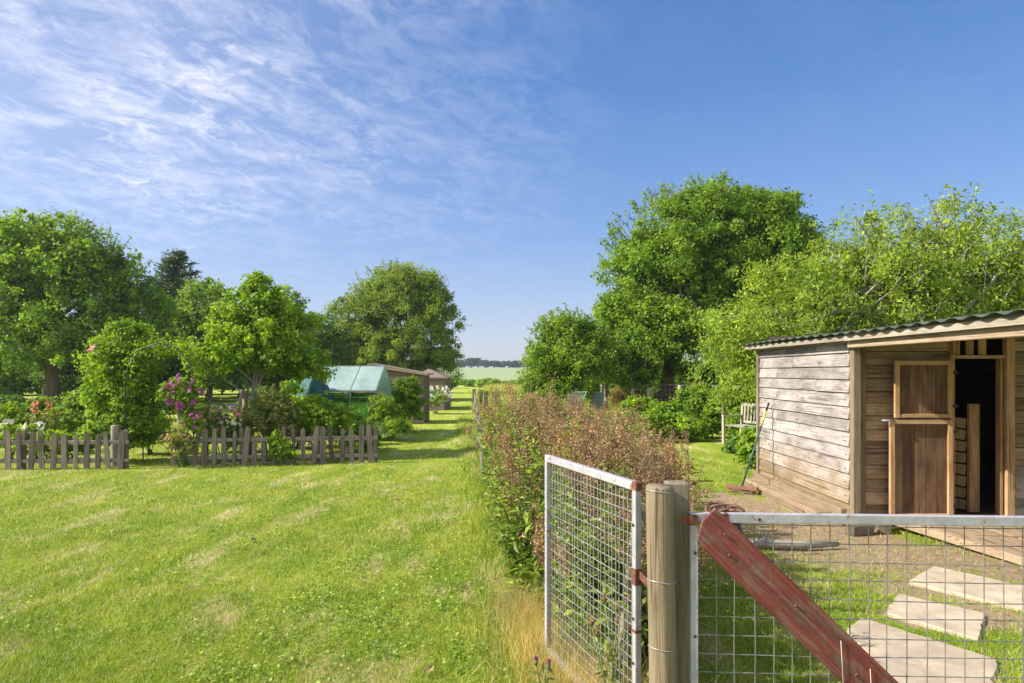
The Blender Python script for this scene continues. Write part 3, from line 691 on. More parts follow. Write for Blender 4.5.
# hedge of shrubs under the right hand trees
SH = 'overgrown shrubs along the back of the run'
for i, (px, d, top, wpx, mt, lb) in enumerate([
    (640, 17.5, 398, 46, 'brightleaf', 'leafy fruit bush behind the weeds, left of the mown strip'),
    (668, 16.5, 404, 40, 'brightleaf', 'leafy fruit bush nearest the mown strip'),
    (700, 19.5, 385, 58, 'oakleaf', 'tangled shrub left of the thin upright stick'),
    (738, 17.6, 378, 50, 'oakleaf', 'tall tangled shrub right behind the bench'),
    (757, 11.3, 430, 22, 'oakleaf', 'low dark bramble against the end of the shed'),
    (746, 13.4, 440, 26, 'darkleaf', 'low bramble in front of the bench'),
    (545, 27, 372, 40, 'brightleaf', 'pale bush at the left foot of the lower bushy tree'),
    (600, 29, 374, 44, 'oakleaf', 'shrub beneath the trees behind the grey panels'),
    (770, 19.5, 372, 60, 'yellowleaf', 'shrub hidden mostly behind the shed end wall'),
    (668, 28, 374, 60, 'oakleaf', 'shrub under the tallest tree behind the wire fence')]):
    ht = Zh(top, d); r = wpx / F * d / 2
    tree('shrub', (X(px, d), d, 0), lb, [(0, 0, ht * .55, r, r * .8, ht * .42), (r * .5, -.1, ht * .35, r * .7, r * .7, ht * .33), (-r * .5, 0, ht * .35, r * .7, r * .7, ht * .33)],
         260, 44, .09, .7, mt, .03, .17, 80 + i, SH, nl=14, cat='shrub', ragged=.22, zmin=.04)
DB = 'dry brush behind the back wire fence'
for i, (px, d, top, wpx, mt, lb) in enumerate([(622, 26, 386, 26, 'straw', 'pale dry brush between the grey panel and the whitish stump'), (640, 26.5, 388, 22, 'seed', 'brown dry brush behind the whitish stump'), (668, 25.5, 386, 34, 'seed', 'reddish dry brush tangled in the back wire fence'), (700, 22.5, 384, 30, 'seed', 'reddish dry brush above the leafy fruit bushes')]):
    ht = Zh(top, d); r = wpx / F * d / 2
    tree('dry_bush', (X(px, d), d, 0), lb, [(0, 0, ht * .5, r, r * .6, ht * .5)], 90, 40, .07, .5, mt, .02, .16, 480 + i, DB, nl=8, cat='brush', zmin=.02)
for i, (px, d, top, wpx, mt, lb) in enumerate([(690, 15.8, 414, 30, 'brightleaf', 'low bright bramble at the top of the mown strip'), (712, 16.6, 408, 26, 'oakleaf', 'low bramble just left of the thin stick'), (652, 15.5, 412, 40, 'oakleaf', 'low leafy bush in front of the fruit bushes'), (628, 16.8, 410, 34, 'brightleaf', 'low leafy bush right of the pale edging plank'), (748, 15.9, 404, 40, 'oakleaf', 'bramble growing directly behind the bench back'), (730, 18.3, 398, 40, 'yellowleaf', 'pale bramble between the stick and the bench')]):
    ht = Zh(top, d); r = wpx / F * d / 2
    tree('bramble', (X(px, d), d, 0), lb, [(0, 0, ht * .45, r, r * .8, ht * .45), (r * .5, 0, ht * .25, r * .7, r * .7, ht * .25), (-r * .5, 0, ht * .25, r * .7, r * .7, ht * .25)], 150, 36, .07, .7, mt, .02, .13, 490 + i, 'low brambles and bushes at the back of the mown strip', nl=8, cat='bush', zmin=.0)
UN = 'bushes closing the view below the trees'
for i, (px, d, top, wpx) in enumerate([(-40, 46, 372, 120), (15, 47, 366, 110), (70, 46, 368, 100), (125, 47, 364, 90), (175, 48, 368, 90), (222, 49, 364, 90), (268, 50, 366, 90), (312, 51, 365, 80), (350, 52, 366, 70), (385, 52, 368, 70), (420, 52, 370, 50),
        (585, 34, 366, 60), (622, 33, 362, 70), (665, 32, 362, 70), (705, 30, 364, 70), (745, 29, 362, 70), (790, 28, 360, 80)]):
    ht = Zh(top, d); r = wpx / F * d / 2
    e = empty('understorey_bush', (X(px, d), d, 0), 'dark bush filling the shade below the tall trees, ' + ['at the far left edge', 'behind the orange flower spikes', 'behind the left part of the climber', 'seen through the garden arch', 'behind the clematis post', 'behind the bright maple trunk', 'right of the maple trunk', 'behind the greenhouse roof', 'behind the greenhouse gable', 'behind the brown shed', 'behind the far hipped shed',
        'behind the lower bushy tree', 'behind the dark grey panel', 'behind the whitish stump', 'behind the tangled shrub', 'behind the bench', 'behind the shed'][i], 'bush', UN)
    crown('foliage', [(0, 0, ht * .5, r, r * .6, ht * .52), (r * .5, 0, ht * .35, r * .7, r * .5, ht * .36)], 170, 46, .26, .75, M_['darkleaf'], e, cr=.55, seed=400 + i, zmin=.1)
    mm = MB(); mm.tube([(0, 0, 0), (.1, 0, ht * .5)], [.09, .04], 6); mm.build('stem', M_['bark'], e)
# distant trees and hedge bushes
for i, (px, top, wpx) in enumerate([(461, 361, 12), (471, 359, 14), (478, 358.5, 14), (485, 361, 10), (494, 361.5, 12), (501, 361, 12), (509, 361, 14), (517, 361, 14), (528, 360, 20), (545, 362, 22), (440, 361, 20), (420, 362, 24)]):
    d = 402 + i % 3 * 3; g0 = 4.05; ht = Zh(top, d) - g0; r = wpx / F * d / 2
    lb = ['small distant tree nearest the left side of the gap', 'taller distant tree in the dark clump on the skyline', 'rounded distant tree in the dark clump on the skyline', 'low distant tree right of the skyline clump',
          'distant tree left of the pair in the middle of the skyline', 'middle distant tree on the skyline above the pale field', 'distant tree just right of the middle of the skyline', 'distant tree beside the right hand bushy tree',
          'distant tree half hidden by the right hand bushy tree', 'distant tree hidden behind the right hand bushy tree', 'distant tree hidden behind the full green tree', 'distant tree far behind the brown shed'][i]
    e = empty('distant_tree', (X(px, d), d, g0 - .1), lb, 'tree', 'far off trees on the skyline')
    crown('crown', [(0, 0, ht * .5, r, r, ht * .5), (r * .5, 0, ht * .35, r * .8, r * .8, ht * .36)], 60, 36, 1.0, .8, M_['distant'], e, cr=1.3, seed=200 + i, zmin=0)
    mm = MB(); mm.tube([(0, 0, 0), (0, 0, ht * .4)], [.5, .3], 6); mm.build('trunk', M_['bark'], e)
for i, (px, d, top, wpx) in enumerate([(463, 84, 381, 20), (476, 74, 382, 18), (489, 70, 380, 22), (504, 78, 383, 20), (516, 70, 382, 20), (529, 66, 380, 22), (545, 64, 378, 26), (449, 66, 377, 16)]):
    ht = Zh(top, d); r = wpx / F * d / 2
    e = empty('hedge_bush', (X(px, d), d, 0), ['bush in the far hedge at the end of the grass path', 'bush in the far hedge, second from the path', 'bush in the far hedge directly above the slanting fence posts', 'lowest bush in the far hedge',
        'bush in the far hedge left of the lower bushy tree', 'bush in the far hedge touching the lower bushy tree', 'bush in the far hedge behind the lower bushy tree', 'dark bush in the far hedge left of the path end'][i], 'bush', 'bushes of the far field hedge')
    crown('foliage', [(0, 0, ht * .45, r, r * .8, ht * .5)], 70, 40, .26, .7, M_['oakleaf'], e, cr=.45, seed=230 + i, zmin=0)
    mm = MB(); mm.tube([(0, 0, 0), (.1, 0, ht * .4)], [.08, .04], 6); mm.build('stem', M_['bark'], e)

# ------------------------------------------------------------------ shed
def lap_wall(m, a, b, z0, z1, bh, nrm, th=.026, seams=(), zt=None, lap=.012):
    """lapped boards from a to b (xy) between z0 and z1, facing nrm"""
    a = Vector((*a, 0)); b = Vector((*b, 0)); n = Vector((*nrm, 0)).normalized(); ax = (b - a)
    z = z0; rd = random.Random(int(z0 * 100 + a.x * 31))
    while z < z1 - .01:
        h = bh * rd.uniform(.9, 1.1); zt_ = min(z + h, z1)
        cuts = [0] + ([rd.choice(seams)] if seams and rd.random() < .45 else []) + [1]
        for c0, c1 in zip(cuts, cuts[1:]):
            p = a + ax * (c0 + .0008); q = a + ax * (c1 - .0008); t = rd.random()
            dz = rd.uniform(-.004, .004)
            ob = n * (th + rd.uniform(0, .005)); ot = n * .006
            zb = Vector((0, 0, z - lap + dz)); zz = Vector((0, 0, zt_ + dz * .5))
            V = [p + zb, q + zb, q + zb + ob, p + zb + ob, p + zz, q + zz, q + zz + ot, p + zz + ot]
            m.add(V, [(0, 1, 2, 3), (7, 6, 5, 4), (3, 2, 6, 7), (1, 0, 4, 5), (0, 3, 7, 4), (2, 1, 5, 6)], t)
        z = zt_
SX = 3.5; FY = 7.0; BYK = 9.62
shed = empty('timber_shed', (SX, FY, 0), 'weathered lapboard shed with green corrugated roof and open split door', 'shed')
def sh(m, name, mat, parent=None):
    """build in world coordinates, then hang under the shed"""
    p = parent or shed; off = Vector(shed.location) if parent is None else Vector(shed.location)
    m.v = [tuple(Vector(v) - off) for v in m.v]
    return m.build(name, mat, p)
def sh_each(m, name, mat):
    m.v = [tuple(Vector(v) - Vector(shed.location)) for v in m.v]; return m.each(name, mat, shed)
m = MB(); lap_wall(m, (SX, BYK), (SX, FY + .05), .10, 1.93, .143, (-1, 0), seams=(.25, .7, .45)); m.t = [.27 + .45 * q for q in m.t]; sh(m, 'side_wall', M_['side_wall'])
m = MB(); lap_wall(m, (SX + .06, FY + .06), (4.52, FY + .06), .10, 1.98, .132, (0, -1), th=.03, lap=-.008); lap_wall(m, (5.16, FY + .06), (7.2, FY + .06), .10, 2.1, .12, (0, -1), seams=(.3, .6), th=.03, lap=-.008); sh(m, 'front_wall', M_['front_wall'])
m = MB(); m.box((SX + .02, FY + .0, 1.0), (.085, .085, 1.9)); m.box((SX + .095, FY + .015, .98), (.06, .04, 1.86), t=.3); sh_each(m, 'corner_post', M_['post'])
m = MB(); m.box((SX - .03, BYK - .0, 1.0), (.045, .06, 1.9), t=.7); sh(m, 'end_trim', M_['post_grey'])
m = MB(); m.bar((SX - .165, BYK + .02, .055), (SX - .165, FY + .3, .055), .16, .1, t=.75); m.bar((SX - .045, BYK + .1, .10), (SX - .045, FY + .1, .10), .075, .16, t=.55)
m.bar((SX - .25, BYK - .1, .03), (SX - .25, FY + .6, .03), .03, .06, t=.3); sh_each(m, 'plinth_board', M_['deck'])
# roof: corrugated sheet with eave at x=3.33
ny_ = 260; yy = np.linspace(3.3, 9.85, ny_); wave = .012 * np.sin(yy * 2 * np.pi / .22 + .5 * np.sin(yy * 2.1)) + .006 * np.sin(yy * 1.7)
xx = np.array([3.30, 4.0, 5.2, 6.4, 7.6])
def rz(x): return 1.995 + .085 * (x - 3.3)
Vt = np.array([[x_, y_, rz(x_) + w_] for x_ in xx for y_, w_ in zip(yy, wave)]); Vb = Vt - [0, 0, .006]
V = np.concatenate([Vt, Vb]); nb = len(Vt); Fc = []
for i in range(4):
    a = i * ny_ + np.arange(ny_ - 1); Fc.append(np.stack([a, a + ny_, a + ny_ + 1, a + 1], 1)); Fc.append(np.stack([a, a + 1, a + ny_ + 1, a + ny_], 1) + nb)
a = np.arange(ny_ - 1); Fc.append(np.stack([a, a + 1, a + 1 + nb, a + nb], 1))
roof = link('roof', np_mesh('roof', V - np.array(shed.location), np.concatenate(Fc), 4, np.full(len(V), .5), True), M_['roof_green'], shed)
m = MB(); m.bar((3.36, 9.8, 1.942), (3.36, 6.9, 1.942), .022, .055, t=.35); m.bar((3.36, 6.895, 1.943), (3.36, 3.35, 1.943), .022, .062, t=.6); sh(m, 'fascia', M_['fascia'], roof)
m = MB(); m.bar((3.43, 6.93, 1.882), (3.43, 3.35, 1.872), .06, .075, t=.6); m.bar((3.425, 9.7, 1.925), (3.425, 6.95, 1.925), .05, .05, t=.2)
for y_ in (4.2, 5.4, 6.6, 8.2): m.bar((3.4, y_, 1.965), (7.4, y_, 1.965 + .34), .045, .04, t=.3)
sh_each(m, 'beam', M_['beam'])
# far supports of the canopy
m = MB(); m.box((7.35, 3.5, 1.1), (.09, .09, 2.2)); m.box((7.35, 7.0, 1.1), (.09, .09, 2.2)); sh_each(m, 'canopy_post', M_['post'])
m = MB(); m.box((4.02, FY + .085, 1.0), (1.0, .01, 1.8)); m.box((6.2, FY + .085, 1.0), (2.0, .01, 1.8)); sh(m, 'backing', M_['inner'])  # dark sheet behind the board gaps, stands in for shadow lines under laps
# door opening
m = MB(); m.box((5.015, FY + .03, .92), (.03, .07, 1.66), t=.25); m.box((5.09, FY + .0, 1.0), (.085, .075, 1.95), t=.55); m.box((4.53, FY + .05, .98), (.05, .06, 1.85), t=.4); sh_each(m, 'door_jamb', M_['oak'])
m = MB(); m.box((4.80, FY + .01, 1.755), (.62, .05, .035)); m.box((4.78, FY + .0, .11), (.62, .08, .045), t=.7); m.box((4.62, FY + .01, 1.965), (.96, .05, .05), t=.3); sh_each(m, 'door_rail', M_['oak_x'])
m = MB()
for x_ in (4.56, 4.70, 4.83): m.box((x_, FY + .02, 1.86), (.075, .025, .17), t=random.random())
sh_each(m, 'vent_slat', M_['oak'])
for (x0, x1, z0, z1, nbd, nm, lab) in ((3.885, 4.475, 1.135, 1.715, 4, 'upper_door', 'upper half of the split door'), (3.835, 4.475, .12, 1.115, 5, 'lower_door', 'lower half of the split door')):
    e = empty(nm, (0, 0, 0)); e.parent = shed; e['label'] = lab; yd = FY - .05
    m = MB(); wbd = (x1 - x0 - .06) / nbd
    for k in range(nbd): m.box((x0 + .03 + wbd * (k + .5), yd + .012, (z0 + z1) / 2), (wbd - .004, .018, z1 - z0 - .05), t=random.random())
    m.v = [tuple(Vector(v) - shed.location) for v in m.v]; m.build('door_boards', M_['door'], e)
    m = MB(); m.box((x0 + .024, yd - .012, (z0 + z1) / 2), (.048, .03, z1 - z0), t=.8); m.box((x1 - .024, yd - .012, (z0 + z1) / 2), (.048, .03, z1 - z0), t=.7)
    m.v = [tuple(Vector(v) - shed.location) for v in m.v]; m.each('door_stile', M_['oak'], e)
    m = MB(); m.box(((x0 + x1) / 2, yd - .010, z1 - .022), (x1 - x0 - .1, .028, .042), t=.7); m.box(((x0 + x1) / 2, yd - .010, z0 + .02), (x1 - x0 - .1, .028, .038), t=.8)
    m.v = [tuple(Vector(v) - shed.location) for v in m.v]; m.each('door_rail', M_['oak_x'], e)
    m = MB(); 
    for z_ in (z0 + .12, z1 - .12): m.box((x1 + .02, yd - .03, z_), (.05, .006, .03))
    
    m.v = [tuple(Vector(v) - shed.location) for v in m.v]; m.each('hinge', M_['bolt'], e)
m = MB(); m.tube([(3.75, FY - .08, 1.108), (3.87, FY - .08, 1.108)], .009, 8); sh(m, 'door_bolt', M_['metal'])
m = MB(); lap_wall(m, (5.17, FY + .035), (7.2, FY + .035), .10, .62, .11, (0, -1), th=.02); sh(m, 'pale_boards', M_['fascia'])
m = MB()
for z_ in np.arange(.19, 1.95, .135):
    for x_ in (3.62, 3.80, 5.22, 5.75): m.box((x_ + random.uniform(-.01, .01), FY + .026, z_), (.009, .006, .009))
sh(m, 'nails', M_['rust'])['kind'] = 'stuff'
m = MB()
for z_ in np.arange(.17, 1.93, .143):
    for y_ in (7.12, 8.3, 9.5): m.box((SX - .029, y_ + random.uniform(-.02, .02), z_), (.006, .010, .010))
sh(m, 'nails', M_['rust'])['kind'] = 'stuff'
# inside
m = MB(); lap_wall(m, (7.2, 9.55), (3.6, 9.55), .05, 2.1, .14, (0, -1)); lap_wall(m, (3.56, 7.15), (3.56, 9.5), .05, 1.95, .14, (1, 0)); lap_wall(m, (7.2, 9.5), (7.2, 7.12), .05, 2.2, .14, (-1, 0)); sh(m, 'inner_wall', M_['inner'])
m = MB(); m.box((5.4, 8.3, .06), (3.6, 2.4, .05)); sh(m, 'shed_floor', M_['deck'])
m = MB()
for z_ in np.arange(.2, 1.2, .125): m.bar((4.56, 7.45, z_ + .02), (4.89, 7.36, z_ - .03), .02, .108, t=random.random() * .3)
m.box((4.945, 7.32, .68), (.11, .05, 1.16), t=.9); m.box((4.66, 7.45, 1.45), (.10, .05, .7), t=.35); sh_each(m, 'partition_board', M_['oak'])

# ramp and deck in front of the doors
dk = empty('wooden_ramp', (4.6, 6.4, 0), 'low pale plank ramp lying before the open shed door', 'ramp')
m = MB()
for k in range(6):
    xa = 4.02 + k * .5; yb = 5.35 + random.uniform(-.05, .05)
    m.bar((xa + .26 + .02 * k, 6.93, .085), (xa + .5, yb + .1 * (k == 1), .035), .48, .03, t=random.random())
m.v = [(a - 4.6, b - 6.4, c) for a, b, c in m.v]; m.build('boards', M_['deck'], dk)
m = MB(); m.bar((3.86, 7.0, .09), (4.22, 5.52, .045), .06, .07, t=.95); m.v = [(a - 4.6, b - 6.4, c) for a, b, c in m.v]; m.build('edge_board', M_['deck'], dk)
m = MB(); m.bar((4.3, 6.35, .075), (5.3, 6.2, .075), .03, .02, t=.2); m.v = [(a - 4.6, b - 6.4, c) for a, b, c in m.v]; m.build('batten', M_['oak_x'], dk)
# slabs
for i, (s_, lb) in enumerate(zip(SLABS, ('largest pale paving slab nearest the mesh gate', 'small pale paving slab between the two larger ones', 'pale paving slab nearest the shed ramp'))):
    c = np.mean(s_, 0); m = MB(); 
    pts = [(a - c[0], b - c[1]) for a, b in s_]
    if sum(pts[k][0] * pts[(k + 1) % len(pts)][1] - pts[(k + 1) % len(pts)][0] * pts[k][1] for k in range(len(pts))) < 0: pts = pts[::-1]
    pp_ = []
    for k_ in range(len(pts)):
        A_ = np.array(pts[k_]); B_ = np.array(pts[(k_ + 1) % len(pts)])
        for f_ in np.linspace(0, 1, 14)[:-1]: q_ = A_ + (B_ - A_) * f_ + rng.normal(0, .0035, 2) * (f_ > 0); pp_.append((q_[0] * (.985 if f_ == 0 else 1), q_[1] * (.985 if f_ == 0 else 1)))
    pts = pp_; ins = [(a * .982, b * .982) for a, b in pts]; n_ = len(pts)
    V = [(a, b, -.02) for a, b in pts] + [(a, b, .018) for a, b in pts] + [(a, b, .026) for a, b in ins]
    Fs = [tuple(range(n_))[::-1], tuple(range(2 * n_, 3 * n_))] + [(k + q * n_, (k + 1) % n_ + q * n_, (k + 1) % n_ + (q + 1) * n_, k + (q + 1) * n_) for q in (0, 1) for k in range(n_)]
    m.add(V, Fs, .5 + .15 * (i - 1)); o = m.build('paving_slab', M_['slab']); o.location = (c[0], c[1], 0)
    tag(o, lb, 'paving slab', 'paving slabs in the run')
# bricks / debris under the door and at the corner
for i, (x_, y_, a_, lb) in enumerate(((3.42, 6.72, .3, 'weathered wood block on the dirt by the shed corner'), (3.72, 6.85, 1.2, 'weathered wood block on the dirt below the lower door'))):
    m = MB(); m.box((0, 0, .05), (.26, .12, .1), t=.3); o = m.build('wood_block', M_['post_grey']); o.location = (x_, y_, 0); o.rotation_euler = (0, 0, a_); tag(o, lb, 'wood block', 'blocks by the shed')
m = MB(); m.tube([(-.55, .1, .05), (-.1, 0, .055), (.25, -.04, .05), (.6, .02, .045)], [.04, .045, .035, .02], 8); m.tube([(-.1, 0, .06), (.05, .25, .1)], [.02, .01], 6)
o = m.build('fallen_branch', M_['bark_pale']); o.location = (2.35, 6.15, 0); tag(o, 'short dead grey branch lying behind the red gate brace', 'branch')

# broom
br = empty('broom', (3.03, 9.0, 0), 'yard broom with dark green and yellow handle leaning on the shed', 'broom', rz=R(-38))
m = MB(); m.box((0, 0, .075), (.42, .075, .045), t=.6); m.build('head', plain('broom_head_red_wood', (.25, .12, .075), .7), br)
m = MB()
for k in range(60): m.tube([(random.uniform(-.2, .2), random.uniform(-.03, .03), .06), (random.uniform(-.21, .21), random.uniform(-.05, .05), .0)], .004, 4)
m.build('bristles', plain('bristle', (.3, .22, .12), .8), br)
iv = Matrix.Rotation(R(38), 3, 'Z'); tp = iv @ Vector((.40, .12, 0))
hp = lambda f: (tp.x * f, tp.y * f, .09 + 1.1 * f)
m = MB(); m.tube([hp(0), hp(.72)], .013, 8); m.build('handle', plain('dark_green_handle', (.04, .10, .075), .4), br)
m = MB(); m.tube([hp(.72), hp(.9)], .015, 8); m.build('grip', plain('yellow_grip', (.62, .5, .07), .4), br)
m = MB(); m.tube([hp(.9), hp(1.0)], .014, 8); m.build('end_cap', plain('black_cap', (.02, .02, .025), .5), br)

# bench
bn = empty('garden_bench', (5.12, 14.6, 0), 'pale wooden slatted garden bench half hidden by the shed', 'bench', rz=R(-68))
wb = wood('bench_timber', (.30, .27, .2), (.55, .52, .42), (.5, .48, .38), 'Z', knots=False)
for sx in (-.6, .6):
    m = MB(); m.box((sx, -.24, .31), (.06, .06, .62)); m.build('leg', wb, bn)
    m = MB(); m.bar((sx, .22, 0), (sx, .3, .92), .06, .06, (0, 1, 0)); m.build('leg', wb, bn)
    m = MB(); m.bar((sx, -.28, .635), (sx, .26, .635), .07, .03); m.build('armrest', wb, bn)
m = MB()
for k in range(5): m.box((0, -.2 + k * .095, .43), (1.24, .075, .025), t=random.random())
m.build('seat', wb, bn)
m = MB(); m.bar((-.6, .29, .88), (.6, .29, .88), .03, .07); m.bar((-.6, .25, .50), (.6, .25, .50), .03, .05)
for k in range(11): m.bar((-.52 + k * .104, .255, .50), (-.52 + k * .104, .29, .88), .045, .018, (0, 1, 0), t=random.random())
m.build('backrest', wb, bn)

# ------------------------------------------------------------------ gates and posts
def mesh_gate(name, A, B, zt, zb, pitch, hp_, label, wire, wmat, rt=.017, mid=True, sag=0):
    A = Vector((*A, 0)); B = Vector((*B, 0)); ax = (B - A); ln = ax.length; ax.normalize(); nr = Vector((-ax.y, ax.x, 0))
    e = empty(name, A, label, 'gate')
    def P(u, z, off=0): return ax * u + Vector((0, 0, z - sag * u)) + nr * off
    m = MB(); m.bar(P(0, zt), P(ln, zt), .028, .036); m.build('top_rail', M_['metal'], e)
    m = MB(); m.bar(P(0, zb), P(ln, zb), .028, .034); m.build('bottom_rail', M_['metal'], e)
    for u in (0.014, ln - .014):
        m = MB(); m.bar(P(u, zb + .018), P(u, zt - .019), .028, .028, tuple(nr)); m.build('stile', M_['metal'], e)
    m = MB(); rd = random.Random(4)
    for k in range(int(ln / hp_) + 1):
        u = .03 + k * hp_
        if u > ln - .03: break
        w0 = rd.uniform(-.006, .006)
        m.tube([P(u, zb, .006), P(u + w0, (zt + zb) / 2, .006 + rd.uniform(-.004, .004)), P(u, zt, .006)], wire, 5, cap=False)
    z = zb + .03
    while z < zt - .01:
        m.tube([P(.01, z, .01), P(ln * .3, z + rd.uniform(-.005, .003), .01 + rd.uniform(-.006, .006)), P(ln * .7, z + rd.uniform(-.006, .003), .01 + rd.uniform(-.006, .006)), P(ln - .01, z, .01)], wire, 5, cap=False); z += pitch
    m.build('wire_mesh', wmat, e)
    return e, P, ln
lgA = (X(547, 3.70), 3.70); lgB = (X(638.5, 2.76), 2.76)
ge, P, ln = mesh_gate('mesh_gate', lgA, lgB, 1.135, .10, .047, .036, 'white framed wire mesh gate standing open left of the posts', .0019, M_['mesh'])
m = MB()
for (u, z, s1, s2) in ((ln - .010, 1.139, .036, .034), (ln - .014, .77, .0305, .07), (ln - .013, .55, .0305, .012)):
    m.box(P(u, z), (s1, .0325, s2), Matrix.Rotation(math.atan2(lgB[1] - lgA[1], lgB[0] - lgA[0]), 3, 'Z'))
m.each('rust_patch', M_['rust'], ge)
m = MB(); 
for z in (.98, .6, .42): m.tube([P(ln - .014, z, -.02), P(ln - .014, z, .02)], .006, 8)
m.each('bolt', M_['bolt'], ge)
rgA = (X(690, 2.55), 2.55); rgB = (2.18, 2.49)
ge2, P, ln = mesh_gate('mesh_gate', rgA, rgB, 1.058, .10, .0695, .0695, 'metal framed wire mesh gate with a red diagonal board', .0021, M_['dark_wire'], sag=.004)
m = MB()
m.box(P(.010, 1.050), (.036, .034, .040)); m.box(P(.125, 1.056), (.03, .0315, .040))
m.each('rust_patch', M_['rust'], ge2)
m = MB()
for (u, z) in ((.065, 1.058), (.014, .93), (.015, .62), (.25, 1.056)): m.tube([P(u, z, -.02), P(u, z, .02)], .0055, 8)
m.each('bolt', M_['bolt'], ge2)
# brace board
bo = MB(); zA = Zh(536, 2.5); zB = Zh(683, 2.5)
a = Vector((X(716, 2.52), 2.505, zA)); b = Vector((X(870, 2.5), 2.475, zB)); b = a + (b - a) * 1.42
lnb = (b - a).length
# board in its own local frame: x along, z across
pts = [(-.075, .068), (.02, .070), (lnb, .072), (lnb, -.070), (.0, -.072), (-.045, -.055), (-.075, .0)]
V = [(p_[0], -.011, p_[1]) for p_ in pts] + [(p_[0], .011, p_[1]) for p_ in pts]; n_ = len(pts)
bo.add(V, [tuple(range(n_))[::-1], tuple(range(n_, 2 * n_))] + [(k, (k + 1) % n_, (k + 1) % n_ + n_, k + n_) for k in range(n_)])
o = bo.build('brace_board', M_['red'], ge2); ax = (b - a).normalized(); yv = Vector((0, 1, 0)); yv = (yv - ax * yv.dot(ax)).normalized(); zv = ax.cross(yv)
Mt = Matrix((ax, yv, zv)).transposed().to_4x4(); Mt.translation = a - ge2.location; o.matrix_local = Mt
o['label'] = 'worn red painted diagonal board'
m = MB()
for f in (.55, .68): 
    s = a.lerp(b, f) + Vector((0, -.014, .05)); m.tube([s - Vector(ge2.location), s + Vector((.004, -.004, -.1)) - ge2.location, s + Vector((.012, -.002, -.2 - .1 * f)) - ge2.location], .0014, 4)
m.each('string', plain('twine', (.6, .55, .42), .9), ge2)
m = MB()
for (f_, o_) in ((.03, .03), (.05, -.03), (.35, .02), (.62, -.02)): q_ = a.lerp(b, f_) - Vector(ge2.location) + Vector((0, -.013, o_)); m.tube([q_, q_ + Vector((0, -.004, 0))], .0065, 8)
m.each('screw', M_['rust'], ge2)
# knotted rope over rail
m = MB(); rd = random.Random(9)
c0 = Vector((X(726, 2.62), 2.60, 1.055))
for k in range(5):
    ph = k * 1.2; pts = [c0 + Vector((.045 * math.cos(t_) * (1 + .3 * math.sin(ph)) + (k - 2) * .016, .018 + .02 * math.sin(t_ + ph), .030 * math.sin(t_) + .012 * math.cos(ph))) for t_ in np.linspace(0, 2 * math.pi, 14)]
    m.tube([p - c0 for p in pts], .0065, 7, t=rd.random(), cap=False)
o = m.build('rope_coil', plain('rust_brown_rope', (.30, .15, .10), .9, 0, .6, 60, (1, 1, 1), .5)); o.location = c0; tag(o, 'rusty brown rope loops knotted round the gate rail', 'rope')
m = MB()
m.tube([(0, .012, .01), (.012, .0, -.05), (.03, .005, -.09), (.06, .0, -.13)], [.018, .024, .02, .006], 8, t=.2); m.tube([(.01, .01, -.03), (.04, -.01, -.08), (.05, 0, -.10)], [.012, .016, .008], 7, t=.95)
o = m.build('cloth_strip', plain('grey_cloth', (.25, .25, .27), .9, 0, .9, 30)); o.location = c0 + Vector((.035, .03, -.03)); tag(o, 'grey and black rag hanging behind the red brace', 'rag')

def round_post(loc, h, r, label, mat, lean=(0, 0), wires=(), group=None, flat=False):
    m = MB(); npt = 12; pts = []; rad = []
    for i in range(npt):
        f = i / (npt - 1); pts.append((lean[0] * f, lean[1] * f, h * f - .03)); rad.append(r * (1.04 - .06 * f + .02 * math.sin(f * 9)))
    pts.append((lean[0], lean[1], h - .022)); rad.append(r * .93)
    m.tube(pts, rad, 20)
    if not wires: o = m.build('wooden_post', mat); o.location = loc; return tag(o, label, 'post', group)
    e = empty('wooden_post', loc, label, 'post', group); m.build('post_body', mat, e)
    for z in wires:
        q = MB(); f = z / h; q.tube([(lean[0] * f + (r * 1.03) * math.cos(t_), lean[1] * f + (r * 1.03) * math.sin(t_), z + .004 * math.sin(t_ * 2)) for t_ in np.linspace(0, 2 * math.pi, 22)], .0016, 5, cap=False)
        q.build('wire_band', M_['mesh'], e)
    return e
round_post((X(666, 2.56), 2.57, 0), 1.195, .052, 'sun bleached round gate post with wire bands between the gates', M_['post'], (-.022, 0), (1.155, .82, .57))
m = MB(); m.box((0, 0, .58), (.085, .075, 1.19)); m.add([], []); o = m.build('wooden_post', M_['post_grey']); o.location = (X(682.5, 2.62), 2.652, 0); o.rotation_euler = (0, R(-.8), 0); tag(o, 'greyer squared post fixed behind the round gate post', 'post')
m = MB(); m.bar((0, 0, 0), (.14, .1, .95), .05, .09, (0, 1, 0)); o = m.build('wooden_strut', M_['post_grey']); o.location = (.50, 3.3, 0); tag(o, 'grey wooden strut leaning behind the open mesh gate', 'strut')
# gate hinge straps between post and gates
for gate_, p0, p1 in ((ge, (X(640, 2.76), 2.755, .78), (X(652, 2.6), 2.58, .78)), (ge2, (X(680, 2.58), 2.56, 1.05), (X(694, 2.55), 2.545, 1.05))):
    m = MB(); m.bar(Vector(p0) - gate_.location, Vector(p1) - gate_.location, .006, .03); m.build('hinge', M_['rust'], gate_)

